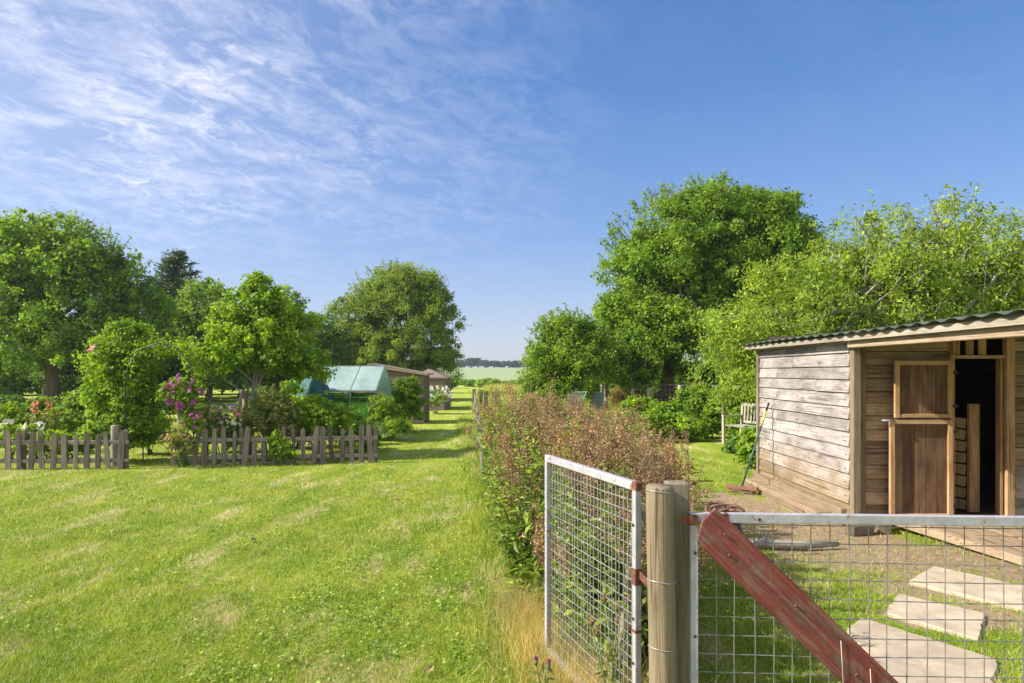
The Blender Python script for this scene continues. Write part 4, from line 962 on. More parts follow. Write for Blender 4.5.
# fence posts along the weed edge
FP = 'slim wooden posts of the run fence'
for i, (px, base, top, lb) in enumerate([(474, 412, 389, 'fence post at the left end of the leaning row beside the path'), (481, 415, 390, 'second fence post of the row beside the grass path'), (486, 420, 391, 'third fence post of the row beside the grass path'),
        (494, 426, 392, 'tallest looking fence post just left of the rust coloured weeds'), (535, 408, 391, 'lone thin post in the meadow behind the weeds')]):
    d = F * H / (base - HY); h = Zh(top, d)
    m = MB(); m.box((0, 0, h / 2), (.13, .13, h), t=.15); o = m.build('fence_post', M_['post_grey']); o.location = (X(px, d), d, 0); tag(o, lb, 'post', FP)
def wire_net(name, A, B, h, label, pitch=.1, wire=.003):
    m = MB(); A = Vector((*A, 0)); B = Vector((*B, 0)); n_ = max(2, int((B - A).length / pitch))
    for k in range(n_ + 1): q = A.lerp(B, k / n_) - A; m.tube([q, q + Vector((0, 0, h))], wire, 3, cap=False)
    for z in np.arange(.05, h, pitch): m.tube([Vector((0, 0, z)), B - A + Vector((0, 0, z))], wire, 3, cap=False)
    o = m.build(name, M_['mesh']); o.location = A; return tag(o, label, 'wire netting')
wire_net('wire_netting', (-.42, 9.6), (X(474, 27), 27), .85, 'sagging wire netting strung between the slim posts', .14, .0035)
# back wire fence
BP = 'posts of the back wire fence'
for i, (px, d, top, lb) in enumerate([(605.5, 24.5, 384, 'pale upright post beside the dark grey panel'), (632, 23, 389, 'thin back fence post left of the white stump'), (648, 23, 388, 'broad pale back fence post'), (679, 22, 385, 'back fence post deep in the shrubs'), (601, 24.7, 384, 'short dark post at the grey panel edge')]):
    h = Zh(top, d); m = MB(); m.tube([(0, 0, 0), (.02, 0, h)], [.075, .06], 8); o = m.build('back_fence_post', M_['fascia']); o.location = (X(px, d), d, 0); tag(o, lb, 'post', BP)
wire_net('back_netting', (X(606, 24.5), 24.5), (X(760, 20.5), 20.5), 1.2, 'rusty wire netting along the back of the run', .16, .004)
st = MB(); st.tube([(0, 0, 0), (.03, 0, 1.0)], [.045, .04], 8); o = st.build('thin_stick', M_['post']); o.location = (X(722.5, 15.3), 15.3, 0); o.scale = (.6, .6, 1.22); tag(o, 'thin upright stick standing left of the bench', 'stick')
# white forked stump
m = MB(); m.tube([(-.05, 0, 0), (0, 0, .5), (-.02, 0, .75)], [.10, .08, .05], 8); m.tube([(.1, 0, 0), (.03, 0, .45)], [.07, .05], 8); o = m.build('pale_stump', M_['fascia']); o.location = (X(650, 22), 21.9, .02); tag(o, 'whitish forked stump by the back fence', 'stump')
# grey panels
for i, (x0, x1, d, top, bot, mt, lb) in enumerate(((567, 584, 22, 392, 408, plain('pale_grey_sheet', (.42, .44, .46), .5), 'light grey sheet panel with a green strut behind the weeds'), (590, 604, 22.5, 392, 412, plain('blue_grey_sheet', (.17, .21, .24), .5), 'dark blue grey panel standing beside the pale post'))):
    m = MB(); wz = X(x1, d) - X(x0, d); zt = Zh(top, d); m.box((0, 0, zt / 2), (wz, .03, zt)); m.bar((-wz / 2, -.02, zt - .02), (wz / 2, -.02, zt - .02), .03, .04, t=.9); e = empty('standing_panel', (X((x0 + x1) / 2, d), d, 0), lb, 'panel'); m.build('sheet', mt, e)
    if i == 0: m = MB(); m.bar((wz * .1, -.05, .1), (wz * .62, -.1, zt + .02), .04, .04); m.bar((wz * .0, -.08, zt + .01), (wz * .7, -.08, zt + .01), .04, .04); m.build('strut', plain('green_strut', (.30, .45, .36), .5), e)
# plank edging
m = MB(); m.bar((0, 0, .1), (1.0, -1.3, .1), .05, .2); o = m.build('edging_plank', M_['fascia']); o.location = (X(603, 20.2), 20.2, 0); tag(o, 'pale edging plank on the ground behind the weeds', 'plank')
# low stakes by the mown strip whose shadows fall on it
for i, (x_, y_, h_, lb) in enumerate(((1.75, 7.9, .6, 'short dark stump at the edge of the weeds nearest the mown strip'), (1.95, 9.9, .7, 'second dark stump further along the weed edge'))):
    m = MB(); m.tube([(0, 0, 0), (.01, 0, h_)], [.1, .09], 10); o = m.build('dark_stump', M_['bark']); o.location = (x_, y_, 0); tag(o, lb, 'stump', 'stumps by the mown strip')

# ------------------------------------------------------------------ picket fences, arch, garden structures
def picket(m, h, w_=.082):
    m.box((0, 0, h / 2 - .03), (w_, .02, h - .06))
    V = [(-w_ / 2, -.01, h - .062), (w_ / 2, -.01, h - .062), (w_ * .38, -.01, h - .02), (w_ * .12, -.01, h), (-w_ * .12, -.01, h), (-w_ * .38, -.01, h - .02)]
    V2 = [(a, .01, c) for a, b, c in V]; n_ = 6
    m.add(V + V2, [tuple(range(n_)), tuple(range(n_, 2 * n_))[::-1]] + [(k + n_, (k + 1) % n_ + n_, (k + 1) % n_, k) for k in range(n_)])
def pfence(A, B, heights, label, endpost=()):
    A = Vector((*A, 0)); B = Vector((*B, 0)); L_ = (B - A).length; an = math.atan2(B.y - A.y, B.x - A.x); e = empty('picket_fence', A, label, 'fence', None, an)
    rd = random.Random(len(heights))
    for z in (.14, .44):
        m = MB(); m.bar((0, .03, z), (L_, .03, z), .03, .065, t=.6); m.build('rail', M_['rail'], e)
    for k, h in enumerate(heights):
        m = MB(); picket(m, h * rd.uniform(.93, 1.04), .082 * rd.uniform(.8, 1.2)); m.t = [rd.random()] * len(m.v); o = m.build('picket', M_['picket'], e)
        o.location = ((k + .3) * L_ / len(heights), -.0 + rd.uniform(-.003, .003), -.0); o.rotation_euler = (R(rd.uniform(-1.5, 1.5)), R(rd.gauss(0, 2.2)), 0)
    for u in endpost:
        m = MB(); m.box((u * L_, .075, .31), (.07, .05, .66), t=.3); m.build('fence_post', M_['post_grey'], e)
hs = [.62] * 24
pfence((-10.6, 11.05), (-6.33, 11.25), hs, 'weathered picket fence left of the garden arch', (.1, .6, .985))
hs = [.60, .58, .60, .64, .65, .66, .63, .65, .46, .43, .50, .66, .66, .67, .65, .66, .66, .66, .67, .67, .67]
pfence((-5.78, 11.55), (-2.36, 12.0), hs, 'weathered picket fence right of the arch, ending by the path', (.02, .33, .7, .99))
# arch
ar = empty('garden_arch', (-6.0, 11.9, 0), 'rustic metal and wood arch carrying climbers over the garden gap', 'arch')
for dy in (-.28, .28):
    m = MB(); pts = [(-.58, dy, 0), (-.58, dy, 1.45), (-.52, dy, 1.75), (-.3, dy, 2.0), (0, dy, 2.1), (.3, dy, 2.0), (.52, dy, 1.75), (.58, dy, 1.45), (.58, dy, 0)]
    m.tube(pts, .011, 8); m.build('hoop', plain('dark_arch_metal', (.10, .095, .08), .6), ar)
m = MB()
for t_ in np.linspace(0, math.pi, 7): m.tube([(.56 * math.cos(t_), -.28, 1.5 + .58 * math.sin(t_)), (.56 * math.cos(t_), .28, 1.5 + .58 * math.sin(t_))], .008, 6)
for z in (.4, .8, 1.2):
    for sx in (-.58, .58): m.tube([(sx, -.28, z), (sx, .28, z)], .008, 6)
m.each('cross_bar', plain('dark_arch_bar', (.10, .095, .08), .6), ar)
round_post((X(187.5, 12.0), 11.75, 0), 1.28, .06, 'pale lichen covered post wrapped in purple clematis', M_['fascia'])
round_post((X(130, 12.0), 11.55, 0), .72, .065, 'short pale post at the end of the left picket fence', M_['fascia'])
# rambling growth over the hoops
rg = np.random.default_rng(91); n = 1700; a_ = rg.uniform(.05, 1, n) ** 1.3 * np.pi * .98
P = np.stack([-.57 * np.cos(a_) * -1, rg.uniform(-.3, .3, n), 1.52 + .56 * np.sin(a_)], 1) + rg.normal(size=(n, 3)) * [.07, .05, .08]
P[:260] = np.stack([np.full(260, .58), rg.uniform(-.3, .3, 260), rg.uniform(.9, 1.6, 260)], 1) + rg.normal(size=(260, 3)) * .06
leaves('rambling_leaves', P, rg.normal(size=(n, 3)) + [0, -.2, .6], .055 * rg.uniform(.6, 1.3, n), .65, rg.random(n), M_['brightleaf'], cl, rg=rg).location = Vector((-6.0, 11.9, 0)) - cl.location
# clematis
def plant(kind, base, label, spec, seed, group=None, cat='plant', fl=None, stems=8, h=1.0, r=.3):
    e = empty(kind, (base[0], base[1], 0), label, cat, group)
    blobs, ncl, lpc, leaf, wr, mt, cr = spec
    o, cc = crown('foliage', blobs, ncl, lpc, leaf, wr, M_[mt], e, cr=cr, seed=seed, zmin=.02)
    m = MB(); rd = random.Random(seed)
    for k in range(stems):
        tg = cc[rd.randrange(len(cc))]; m.tube([(rd.uniform(-.06, .06), rd.uniform(-.06, .06), 0), (tg[0] * .5, tg[1] * .5, tg[2] * .55), tuple(tg)], [.010, .008, .004], 5, cap=False)
    m.build('stems', M_['green_stem'], e)
    rg2 = np.random.default_rng(seed + 1)
    if fl:
        for (nf_, box, size, mt2, npet) in fl:
            pts = np.array(box[0]) + unit(rg2.normal(size=(nf_, 3))) * np.array(box[1]) * rg2.uniform(.7, 1.05, (nf_, 1)); pts[:, 1] = np.minimum(pts[:, 1], box[0][1] + .1)
            [flowers('flower', pts[q:q + 1], size * rg2.uniform(.7, 1.2), M_[mt2], e, npet, rg2) for q in range(nf_)]
    return e
plant('clematis', (X(187, 11.7), 11.6), 'purple flowering clematis climbing the pale post', ([(0, 0, 1.1, .28, .2, .42), (.1, 0, .7, .22, .2, .4), (-.25, 0, 1.2, .2, .15, .2)], 90, 26, .055, .6, 'oakleaf', .1), 301, cat='clematis',
      fl=[(26, ((-.0, -.1, 1.25), (.40, .12, .28)), .11, 'magenta', 6), (7, ((.16, -.12, .85), (.16, .1, .2)), .10, 'magenta', 6)])
plant('rose_bush', (X(215, 12.3), 12.4), 'pink rose bush behind the right picket fence', ([(0, 0, .55, .5, .3, .42), (.2, 0, .4, .5, .3, .4)], 110, 24, .05, .7, 'oakleaf', .12), 302, cat='rose bush',
      fl=[(70, ((.1, -.15, .78), (.52, .2, .22)), .075, 'pink', 7), (16, ((.25, -.2, .75), (.4, .15, .25)), .07, 'white', 7)])
plant('rose_bush', (X(178, 11.4), 11.45), 'dusky rose bush tangled round the left end of the right picket fence', ([(0, 0, .35, .3, .2, .35)], 60, 26, .045, .7, 'olive', .1), 303, cat='rose bush', fl=[(14, ((0, -.1, .5), (.25, .15, .3)), .05, 'pink', 6)])
plant('rosemary_bush', (X(272, 12.35), 12.3), 'upright olive green feathery bush behind the right picket fence', ([(0, 0, .75, .42, .3, .6), (-.25, 0, .55, .3, .3, .5), (.3, 0, .6, .3, .3, .5)], 260, 34, .085, .22, 'olive', .11), 304, cat='bush')
plant('leafy_shrub', (X(318, 12.6), 12.6), 'bright yellow green leafy shrub beside the olive bush', ([(0, 0, .72, .5, .35, .45), (.35, 0, .6, .4, .3, .42), (-.35, 0, .55, .35, .3, .45)], 190, 28, .075, .6, 'brightleaf', .13), 305, cat='shrub')
plant('leafy_shrub', (X(352, 12.5), 12.6), 'lower leafy shrub near the right end of the picket fence', ([(0, 0, .36, .35, .3, .32)], 80, 26, .07, .6, 'brightleaf', .12), 306, cat='shrub', fl=[(4, ((0, -.3, .42), (.3, .05, .1)), .06, 'purple', 6)])
plant('ivy_clump', (X(285, 12.1), 11.75), 'green climber spilling over the low part of the picket fence', ([(0, 0, .3, .22, .12, .3), (.1, -.02, .15, .3, .1, .15)], 70, 22, .05, .7, 'brightleaf', .08), 307, cat='climber')
plant('fern_clump', (X(390, 15.8), 15.9), 'soft feathery green clump right of the greenhouse', ([(-.1, 0, .5, .38, .4, .5), (.2, -.2, .3, .36, .4, .3), (-.3, .1, .6, .25, .4, .45)], 300, 34, .10, .16, 'oakleaf', .12), 308, cat='plant')
plant('fern_clump', (X(352, 15), 15), 'feathery clump in front of the greenhouse corner', ([(0, 0, .35, .3, .3, .35)], 120, 26, .10, .22, 'oakleaf', .14), 309, cat='plant')
plant('clipped_bush', (X(405, 18.2), 18.4), 'rounded dense dark bush clipped beside the path', ([(0, 0, .88, .50, .55, .56), (.0, 0, .5, .5, .55, .5)], 420, 40, .055, .75, 'oakleaf', .09), 310, cat='bush')
plant('daisy_clump', (X(436, 26), 26), 'tall white flowering clump beside the path near the far shed', ([(0, 0, .45, .5, .5, .45), (-.4, 0, .5, .4, .4, .45)], 130, 26, .09, .4, 'brightleaf', .16), 311, cat='flowers',
      fl=[(95, ((.1, -.1, .75), (.55, .5, .35)), .10, 'white', 6)])
plant('garden_shrub', (X(150, 13.2), 13.2), 'low green growth inside the arch opening', ([(0, 0, .3, .6, .4, .3)], 110, 26, .07, .6, 'brightleaf', .13), 312, cat='shrub')
GB = 'border plants behind the left picket fence'
for i, (px, d, hh, mt, fm, lb) in enumerate([(12, 12.2, .75, 'brightleaf', 'white', 'border plant with pale flowers nearest the left edge'), (35, 12.4, .68, 'oakleaf', 'white', 'low white flowered border plant behind the left fence'), (52, 12.1, .6, 'brightleaf', None, 'leafy border plant without flowers behind the left fence'),
        (39, 13.2, .95, 'olive', 'orange', 'orange flower spikes rising behind the left fence'), (52, 13.6, 1.0, 'olive', 'orange', 'salmon flower spikes next to the shade of the arch climber'), (72, 12.3, .55, 'oakleaf', None, 'dark leafy border plant left of the arch climber'), (-20, 12.3, .7, 'oakleaf', 'pink', 'border plant just outside the left edge')]):
    tall = hh > .85
    plant('border_plant', (X(px, d), d), lb, ([(0, 0, hh * .45, .14 if tall else .34, .14 if tall else .25, hh * .45)], 30 if tall else 90, 22, .075, .5, mt, .1), 320 + i, GB,
          fl=[(26 if tall else 8, ((0, -.1, hh * (.95 if tall else .85)), (.06 if tall else .28, .1, .14 if tall else .1)), (.045 if tall else .12), fm, 7)] if fm else None)
for i, (px, d, top, wpx, mt, lb) in enumerate([(85, 21, 392, 46, 'oakleaf', 'loose shrub in the shade left behind the arch climber'), (140, 22, 385, 40, 'darkleaf', 'dark shrub seen just inside the arch'), (170, 23, 388, 36, 'oakleaf', 'shrub behind the purple clematis'), (262, 20, 388, 44, 'darkleaf', 'dark shrub directly behind the maple stakes'), (298, 19.5, 380, 44, 'oakleaf', 'shrub filling the gap between the maple and the greenhouse'), (10, 24, 396, 40, 'darkleaf', 'dark shrub beyond the flower border at far left'), (45, 23, 398, 40, 'oakleaf', 'shrub under the big left tree by its trunk')]):
    ht = Zh(top, d); r = wpx / F * d / 2
    tree('garden_bush', (X(px, d), d, 0), lb, [(0, 0, ht * .5, r, r * .7, ht * .48), (r * .5, 0, ht * .3, r * .7, r * .6, ht * .3), (-r * .5, 0, ht * .3, r * .7, r * .6, ht * .3)], 190, 40, .10, .7, mt, .025, .19, 360 + i, 'bushes beyond the picket fence', nl=8, cat='bush', zmin=.02)
GF = 'shrubs filling the middle of the garden'
for i, (px, d, hh, ww, mt, lb) in enumerate([(8, 15.5, .95, .6, 'oakleaf', 'green garden shrub behind the border at the far left'), (60, 15, .8, .5, 'oakleaf', 'garden shrub left of the arch climber'), (150, 16.5, .7, .5, 'brightleaf', 'bright garden shrub seen through the arch'), (205, 15.5, .85, .45, 'oakleaf', 'garden shrub behind the pink roses'),
        (262, 14.2, 1.15, .5, 'oakleaf', 'taller garden shrub behind the maple trunk'), (300, 14.6, 1.2, .55, 'brightleaf', 'bright tall shrub in front of the greenhouse left end'), (330, 14, .95, .4, 'oakleaf', 'mid green shrub in front of the greenhouse wall'), (292, 12.9, .95, .35, 'darkleaf', 'dark shrub between the olive bush and the yellow green one'), (365, 13.6, .5, .22, 'darkleaf', 'dark narrow shrub by the greenhouse corner'), (225, 13.6, .6, .4, 'darkleaf', 'low dark shrub at the foot of the maple')]):
    plant('garden_shrub', (X(px, d), d), lb, ([(0, 0, hh * .5, ww, ww * .7, hh * .48), (ww * .4, 0, hh * .4, ww * .6, ww * .6, hh * .36)], 130, 30, .075, .6, mt, .13), 340 + i, GF, cat='shrub')
# leaning stake, garden sticks
for (px, d, h_, ln_, lb) in ((29, 13.2, 1.1, .2, 'dark stake leaning in the flower border at far left'), (236, 12.6, 1.28, .16, 'pale leaning stake beside the maple trunk')):
    m = MB(); m.tube([(0, 0, 0), (ln_, 0, h_)], .03, 8); o = m.build('garden_stake', M_['bark'] if px < 100 else M_['fascia']); o.location = (X(px - 3, d), d, 0); tag(o, lb, 'stake', 'garden stakes')
m = MB(); m.tube([(0, 0, 0), (0, 0, 1.25)], [.06, .05], 10); o = m.build('tree_stake', M_['post']); o.location = (X(243, 12.7), 12.8, 0); tag(o, 'brown upright stake behind the maple trunk', 'stake', 'garden stakes')

# greenhouse
gh = empty('greenhouse', (X(376, 16) - 2.2, 17, 0), 'greenhouse with pale green translucent roof behind the picket fence', 'greenhouse')
gx0, gx1 = -1.8, 0.0; gyn, gyr, gyb = -1.0, .1, 1.2; ez, rz_ = 1.15, 1.73
gh.location.x = X(376, 16)
white = plain('greenhouse_frame', (.24, .27, .25), .5, .2)
m = MB()
for x_ in (gx0, gx0 + .6, gx0 + 1.2, gx1):
    for y_ in (gyn, gyb): m.box((x_, y_, ez / 2), (.03, .03, ez))
    m.bar((x_, gyn, ez), (x_, gyr, rz_), .03, .03); m.bar((x_, gyb, ez), (x_, gyr, rz_), .03, .03)
m.bar((gx0, gyr, rz_ + .01), (gx1, gyr, rz_ + .01), .05, .04); m.bar((gx0, gyn, ez), (gx1, gyn, ez), .04, .04); m.bar((gx0, gyb, ez), (gx1, gyb, ez), .04, .04)
m.bar((gx1, gyn, .55), (gx1, gyb, .55), .03, .03); m.box((gx1, gyr, .8), (.03, .03, 1.6)); m.box((gx1, gyr + .5, .7), (.03, .03, 1.4)); m.build('frame', white, gh)
def pane(pts, name, mat, e): 
    m = MB(); n_ = Vector(pts[1]) - Vector(pts[0]); nn_ = n_.cross(Vector(pts[2]) - Vector(pts[0])).normalized() * .006
    k = len(pts); m.add([Vector(p) - nn_ for p in pts] + [Vector(p) + nn_ for p in pts], [tuple(range(k))[::-1], tuple(range(k, 2 * k))] + [(i, (i + 1) % k, (i + 1) % k + k, i + k) for i in range(k)]); return m.build(name, mat, e)
for k in range(3):
    a_ = gx0 + .6 * k + .015; b_ = a_ + .57
    pane([(a_, gyn, ez + .02), (b_, gyn, ez + .02), (b_, gyr, rz_ + .02), (a_, gyr, rz_ + .02)], 'roof_pane', M_['glass'], gh)
    pane([(a_, gyb, ez + .02), (b_, gyb, ez + .02), (b_, gyr, rz_ + .02), (a_, gyr, rz_ + .02)], 'roof_pane', M_['glass'], gh)
    pane([(a_, gyn - .01, .05), (b_, gyn - .01, .05), (b_, gyn - .01, ez - .03), (a_, gyn - .01, ez - .03)], 'wall_pane', M_['clear'], gh)
pane([(gx1 + .01, gyn, .05), (gx1 + .01, gyb, .05), (gx1 + .01, gyb, ez), (gx1 + .01, gyr, rz_), (gx1 + .01, gyn, ez)], 'gable_pane', M_['glass'], gh)
P = []; rg = np.random.default_rng(12)
uu, vv = np.meshgrid(np.linspace(0, 2 * np.pi, 25)[:-1], np.linspace(.05, 1, 12)); 
rr_ = .34 * np.sin(vv * 1.5) * (1 + .18 * np.sin(uu * 5 + vv * 6) + .12 * np.sin(uu * 11 - vv * 9)); zz_ = 1.58 - .75 * (1 - np.cos(vv * 1.5)) + .05 * np.sin(uu * 7 + vv * 12)
V = np.stack([rr_ * np.cos(uu), rr_ * np.sin(uu), zz_], -1).reshape(-1, 3); n_ = 24
Fc = [(i * n_ + k, i * n_ + (k + 1) % n_, (i + 1) * n_ + (k + 1) % n_, (i + 1) * n_ + k) for i in range(11) for k in range(n_)]
e = empty('net_cage', (X(312, 15.6), 15.8, 0), 'crumpled turquoise netting over a frame at the left end of the greenhouse', 'netting')
link('netting', np_mesh('netting', V, Fc, 4, np.full(len(V), .5), True), plain('turquoise_net', (.035, .16, .15), .7, 0, .7, 14, (1, 1, 1), .5), e)
m = MB()
for a_ in range(4): m.tube([(.36 * math.cos(a_ * 1.57), .36 * math.sin(a_ * 1.57), 0), (.3 * math.cos(a_ * 1.57), .3 * math.sin(a_ * 1.57), 1.3)], .012, 6)
m.each('stake', M_['bark'], e)
# brown shed
def house(name, c, w_, dd, hl, hr, label, roofm, wallm, hip=False):
    e = empty(name, (c[0], c[1], 0), label, 'shed'); m = MB()
    x0, x1 = -w_ / 2, w_ / 2
    z = .05
    n_ = int(max(hl, hr) / .13) + 1; rd = random.Random(3)
    for k in range(n_):
        z0 = .05 + k * .13; z1 = z0 + .13
        xr = x1 if z1 <= hr else (x0 + (x1 - x0) * max(0, (hl - z1) / (hl - hr + 1e-6)) if hl > hr else x1)
        if z1 > max(hl, hr) or xr <= x0 + .05: break
        t_ = rd.random(); m.add([(x0, 0, z0 - .01), (xr, 0, z0 - .01), (xr, -.022, z0 - .01), (x0, -.022, z0 - .01), (x0, 0, z1), (xr, 0, z1), (xr, -.006, z1), (x0, -.006, z1)],
                                [(0, 1, 2, 3), (3, 2, 6, 7), (4, 7, 6, 5), (0, 3, 7, 4), (1, 5, 6, 2)], t_)
    m.add([(x0, .0, 0), (x1, .0, 0), (x1, dd, 0), (x0, dd, 0), (x0, .0, hl), (x1, .0, hr), (x1, dd, hr), (x0, dd, hl)], [(0, 1, 5, 4), (1, 2, 6, 5), (2, 3, 7, 6), (3, 0, 4, 7)], .4)
    m.build('wall', wallm, e); m = MB()
    if not hip:
        m.bar((x0 - .12, dd / 2, hl + .035 + (hl - hr) / w_ * .12), (x1 + .12, dd / 2, hr + .035 - (hl - hr) / w_ * .12), dd + .2, .04)
    else:
        o_ = .12; m.add([(x0 - o_, -o_, hl - .02), (x1 + o_, -o_, hl - .02), (x1 + o_, dd + o_, hl - .02), (x0 - o_, dd + o_, hl - .02), (x0 + w_ * .36, dd * .35, hl + .36), (x0 + w_ * .36, dd * .65, hl + .36)],
                        [(3, 2, 1, 0), (0, 1, 4), (1, 2, 5, 4), (2, 3, 5), (3, 0, 4, 5)], .5)
    m.build('roof', roofm, e)
    m = MB(); m.bar((x0 - .14, -.13, hl + .0), (x1 + .14, -.13, hr + .0 if not hip else hl - .035), .02, .06); m.build('fascia', M_['beam'] if not hip else wallm, e)
    return e
house('garden_shed', (X(398, 21), 21, 0), 1.60, 1.4, 1.80, 1.52, 'brown lapboard shed with sloping roof right of the greenhouse', M_['brown_roof'], M_['brown_wall'])
house('garden_shed', (X(429.5, 28.5), 28.5, 0), 1.25, 3.0, 1.38, 1.38, 'smaller far shed with pinkish brown hipped roof by the path', M_['brown_roof'], plain('pink_brown_wall', (.30, .22, .19), .9, 0, .3, 8), True)

# ------------------------------------------------------------------ weeds (docks and nettles)
rg = np.random.default_rng(77)
Pl = []; Tl = []; Nl = []; Ll = []; tl = []
Ps = []; Ls = []; ts = []; stemV = []; stemF = []; stemT = []; cnt = 0

pl = []
while len(pl) < 540:
    y_ = 3.3 + (10.9 - 3.3) * rg.random() ** 1.1; xl = hedge_x(y_) + .03 + max(0, y_ - 5) * .028; xr = right_edge(y_)
    if y_ < 4.6: xl = max(xl, .19 + (3.75 - y_) * .38 + .18)
    x_ = rg.uniform(xl, xr)
    if y_ < 3.6 and rg.random() < .5: continue
    pl.append((x_, y_, xl, xr))
def tri_stem(pts, r):
    global cnt
    for i, (p_, rr) in enumerate(zip(pts, r)):
        for k in range(3): stemV.append(p_ + rr * np.array([math.cos(k * 2.1), math.sin(k * 2.1), 0])); 
    for i in range(len(pts) - 1):
        for k in range(3): a_ = cnt + i * 3 + k; b_ = cnt + i * 3 + (k + 1) % 3; stemF.append((a_, b_, b_ + 3, a_ + 3))
    cnt += len(pts) * 3
for (x_, y_, xl, xr) in pl:
    edge = min(x_ - xl, 1) ; hgt = rg.uniform(.88, 1.32) * (1.0 if x_ < xr - .4 else .86) * (.8 if x_ - xl < .12 else 1)
    hgt *= 1 + .12 * math.sin(x_ * 2.3 + y_ * 1.1) * math.cos(y_ * .9 - x_); hgt *= 1.12 if rg.random() < .08 else 1
    if y_ < 4.6: hgt *= rg.uniform(.55, .85)
    b0 = np.array([x_, y_, 0.]); ln_ = np.array([rg.normal(-.05 if x_ - xl < .3 else 0, .10), rg.normal(0, .09), 0])
    if x_ - xl < .35: ln_[0] -= .12
    f5 = np.linspace(0, 1, 5); pts = [b0 + np.array([0, 0, hgt * f]) + ln_ * f * f * 1.3 for f in f5]
    tri_stem(pts, [.006, .0055, .005, .004, .002])
    rust = rg.random() < (.35 if x_ - xl < .35 and y_ < 12 else .74); tn = rg.random()
    if rust:
        nb = rg.integers(4, 8)
        sz = .015 * max(1, (y_ / 7) ** .6)
        for b_ in range(nb):
            f = rg.uniform(.6, .93); s = b0 + np.array([0, 0, hgt * f]) + ln_ * f * f * 1.3
            dr = unit(np.array([rg.normal(0, .45), rg.normal(0, .45), 1.0])); bl = rg.uniform(.12, .3) * (1.1 - f * .6)
            tri_stem([s, s + dr * bl], [.003, .0015])
            k = int(rg.integers(34, 50) / max(1, (y_ / 9))); ff = rg.random(k)
            Ps.append(s + dr * bl * ff[:, None] + rg.normal(size=(k, 3)) * .017 * max(1, y_ / 8)); Ls.append(np.full(k, sz)); ts.append(np.clip(tn * .6 + rg.random(k) * .45, 0, 1))
        k = int(60 / max(1, (y_ / 9))); ff = rg.uniform(.6, 1.04, k)
        Ps.append(b0 + np.stack([np.zeros(k), np.zeros(k), hgt * ff], 1) + ln_ * (ff ** 2)[:, None] * 1.3 + rg.normal(size=(k, 3)) * .020 * max(1, y_ / 8)); Ls.append(np.full(k, sz)); ts.append(np.clip(tn * .6 + rg.random(k) * .45, 0, 1))
    nl_ = int(rg.integers(24, 38) * (1 if rust else 2.3)); f = rg.uniform(.03, .72 if rust else 1.0, nl_)
    a_ = rg.uniform(0, 2 * np.pi, nl_); L0 = rg.uniform(.06, .17, nl_) * (1.15 - .7 * f)
    T = np.stack([np.cos(a_), np.sin(a_), rg.uniform(-.7, .5, nl_)], 1)
    Pl.append(b0 + np.stack([np.zeros(nl_), np.zeros(nl_), hgt * f], 1) + ln_ * (f ** 2)[:, None] * 1.3 + unit(T) * L0[:, None] * .6)
    Tl.append(T); Nl.append(rg.normal(size=(nl_, 3)) * .5 + [0, 0, 1]); Ll.append(L0); tl.append(np.clip(rg.random(nl_), 0, 1))
Ps = np.concatenate(Ps); o = leaves('dock_seed_heads', Ps, rg.normal(size=Ps.shape), np.concatenate(Ls) * rg.uniform(.7, 1.5, len(Ps)), .8, np.concatenate(ts), M_['seed'], rg=rg)
tag(o, 'rust brown seed heads topping the mass of dock weeds', 'weeds', kind='stuff')
o = leaves('dock_leaves', np.concatenate(Pl), np.concatenate(Nl), np.concatenate(Ll), .36, np.concatenate(tl), M_['dockleaf'], T=np.concatenate(Tl), rg=rg); tag(o, 'green dock and nettle leaves filling the weed patch', 'weeds', kind='stuff')
me = np_mesh('weed_stems', np.array(stemV), np.array(stemF), 4, np.full(len(stemV), .5)); o = link('weed_stems', me, plain('weed_stem', (.26, .20, .11), .8, 0, .4, 3)); tag(o, 'thin reddish stems of the weed patch', 'weeds', kind='stuff')

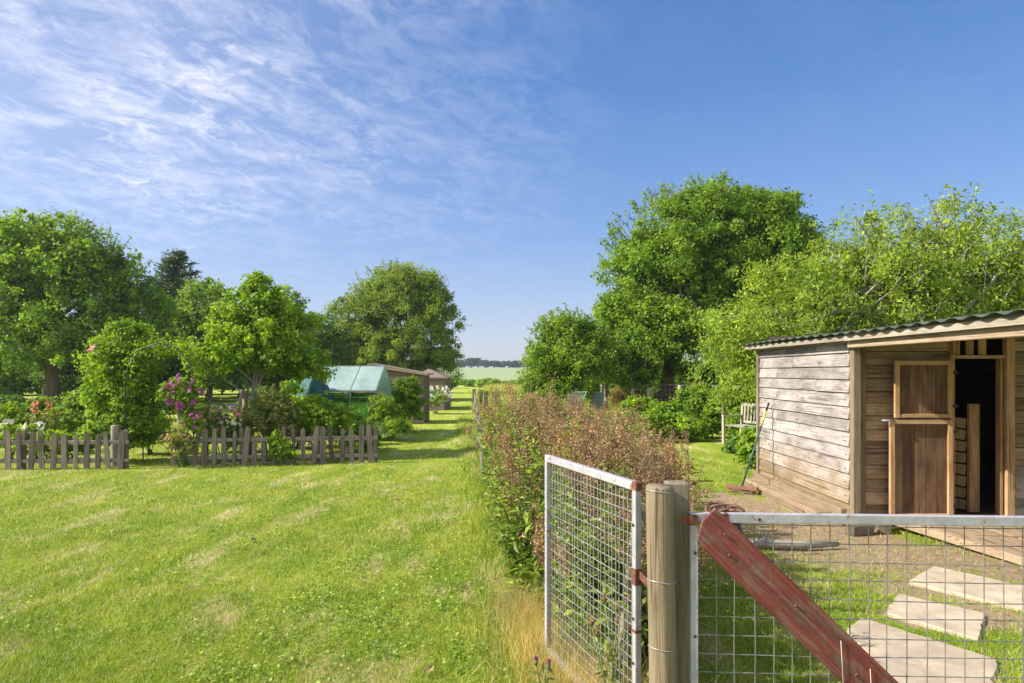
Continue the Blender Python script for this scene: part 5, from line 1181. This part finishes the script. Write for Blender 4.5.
# thistles
def thistle(x_, y_, h_, lb, n_=2, mt='magenta', seed=1):
    e = empty('thistle', (x_, y_, 0), lb, 'thistle', 'thistles by the open gate'); rg = np.random.default_rng(seed); m = MB(); tips = []
    for k in range(n_):
        tx = (k - (n_ - 1) / 2) * .055 + rg.normal(0, .01); ty = rg.normal(0, .02); hz = h_ - .03 * (k % 2); m.tube([(0, 0, 0), (tx * .3, ty * .3, hz * .5), (tx, ty, hz)], [.005, .004, .003], 6); tips.append((tx, ty, hz))
    m.build('stem', M_['green_stem'], e)
    for q in tips:
        b = MB(); b.tube([(q[0], q[1], q[2] - .012), (q[0], q[1], q[2]), (q[0], q[1], q[2] + .012)], [.005, .010, .008], 8); b.build('bud', M_['green_stem'] if mt == 'magenta' else M_['rust'], e)
        k = 60 if mt == 'magenta' else 20; D = unit(rg.normal(size=(k, 3)) * .55 + [0, 0, 1]); leaves('flower', np.array(q) + [0, 0, .016] + D * .010, rg.normal(size=(k, 3)), .022, .2, rg.random(k), M_[mt], e, T=D, rg=rg)
    k = 26; f = rg.random(k); a_ = rg.uniform(0, 6.28, k); T = np.stack([np.cos(a_), np.sin(a_), rg.uniform(-.2, .6, k)], 1)
    leaves('leaves', np.stack([np.zeros(k), np.zeros(k), f * h_ * .85], 1) + T * .035, rg.normal(size=(k, 3)) * .4 + [0, 0, 1], .085, .28, rg.random(k), M_['olive'], e, T=T, rg=rg)
thistle(.145, 3.15, .27, 'two headed purple thistle at the foot of the dry grass', 2, 'magenta', 5)
thistle(.42, 2.95, .50, 'thistle with brown buds inside the open gate', 4, 'seed', 6)
thistle(.47, 3.05, .58, 'taller thistle with brown buds behind the open gate', 3, 'seed', 7)
# fallen leaf on lawn
for i, (px_, py_, lb) in enumerate([(252, 543, 'dark curled dead leaf in the middle of the lawn'), (430, 676, 'pale brown dead leaf near the bottom of the lawn'), (398, 503, 'small dark dead leaf on the far lawn')]):
    gx_, gy_ = G(px_, py_); m = MB(); q = Matrix.Rotation(i * 1.3, 3, 'Z')
    V = [q @ Vector(v) for v in ((-.04, 0, 0), (-.015, -.02, .012), (.02, -.018, .016), (.045, 0, .004), (.02, .02, .018), (-.015, .02, .010), (0, 0, .002))]
    m.add(V, [(0, 1, 6), (1, 2, 6), (2, 3, 6), (3, 4, 6), (4, 5, 6), (5, 0, 6)], .3); o = m.build('dead_leaf', plain('dead_leaf', (.09, .05, .03) if i != 1 else (.42, .27, .14), .8)); o.location = (gx_, gy_, .03); tag(o, lb, 'dead leaf', 'fallen leaves on the lawn')

# thin summer haze that fades the far field and skyline
hz = MB(); hz.box((0, 500, 14), (1800, 1100, 34)); 
hm = bpy.data.materials.new('haze_air'); hm.use_nodes = True; t = hm.node_tree; t.nodes.clear(); o_ = N(t, 'ShaderNodeOutputMaterial')
pv = N(t, 'ShaderNodeVolumePrincipled'); pv.inputs['Color'].default_value = (.80, .88, 1, 1); pv.inputs['Density'].default_value = .00045; pv.inputs['Anisotropy'].default_value = .3
L(t, pv.outputs[0], o_.inputs['Volume']); ho = hz.build('haze', hm); tag(ho, 'thin pale summer haze over the far field', 'haze', kind='stuff')
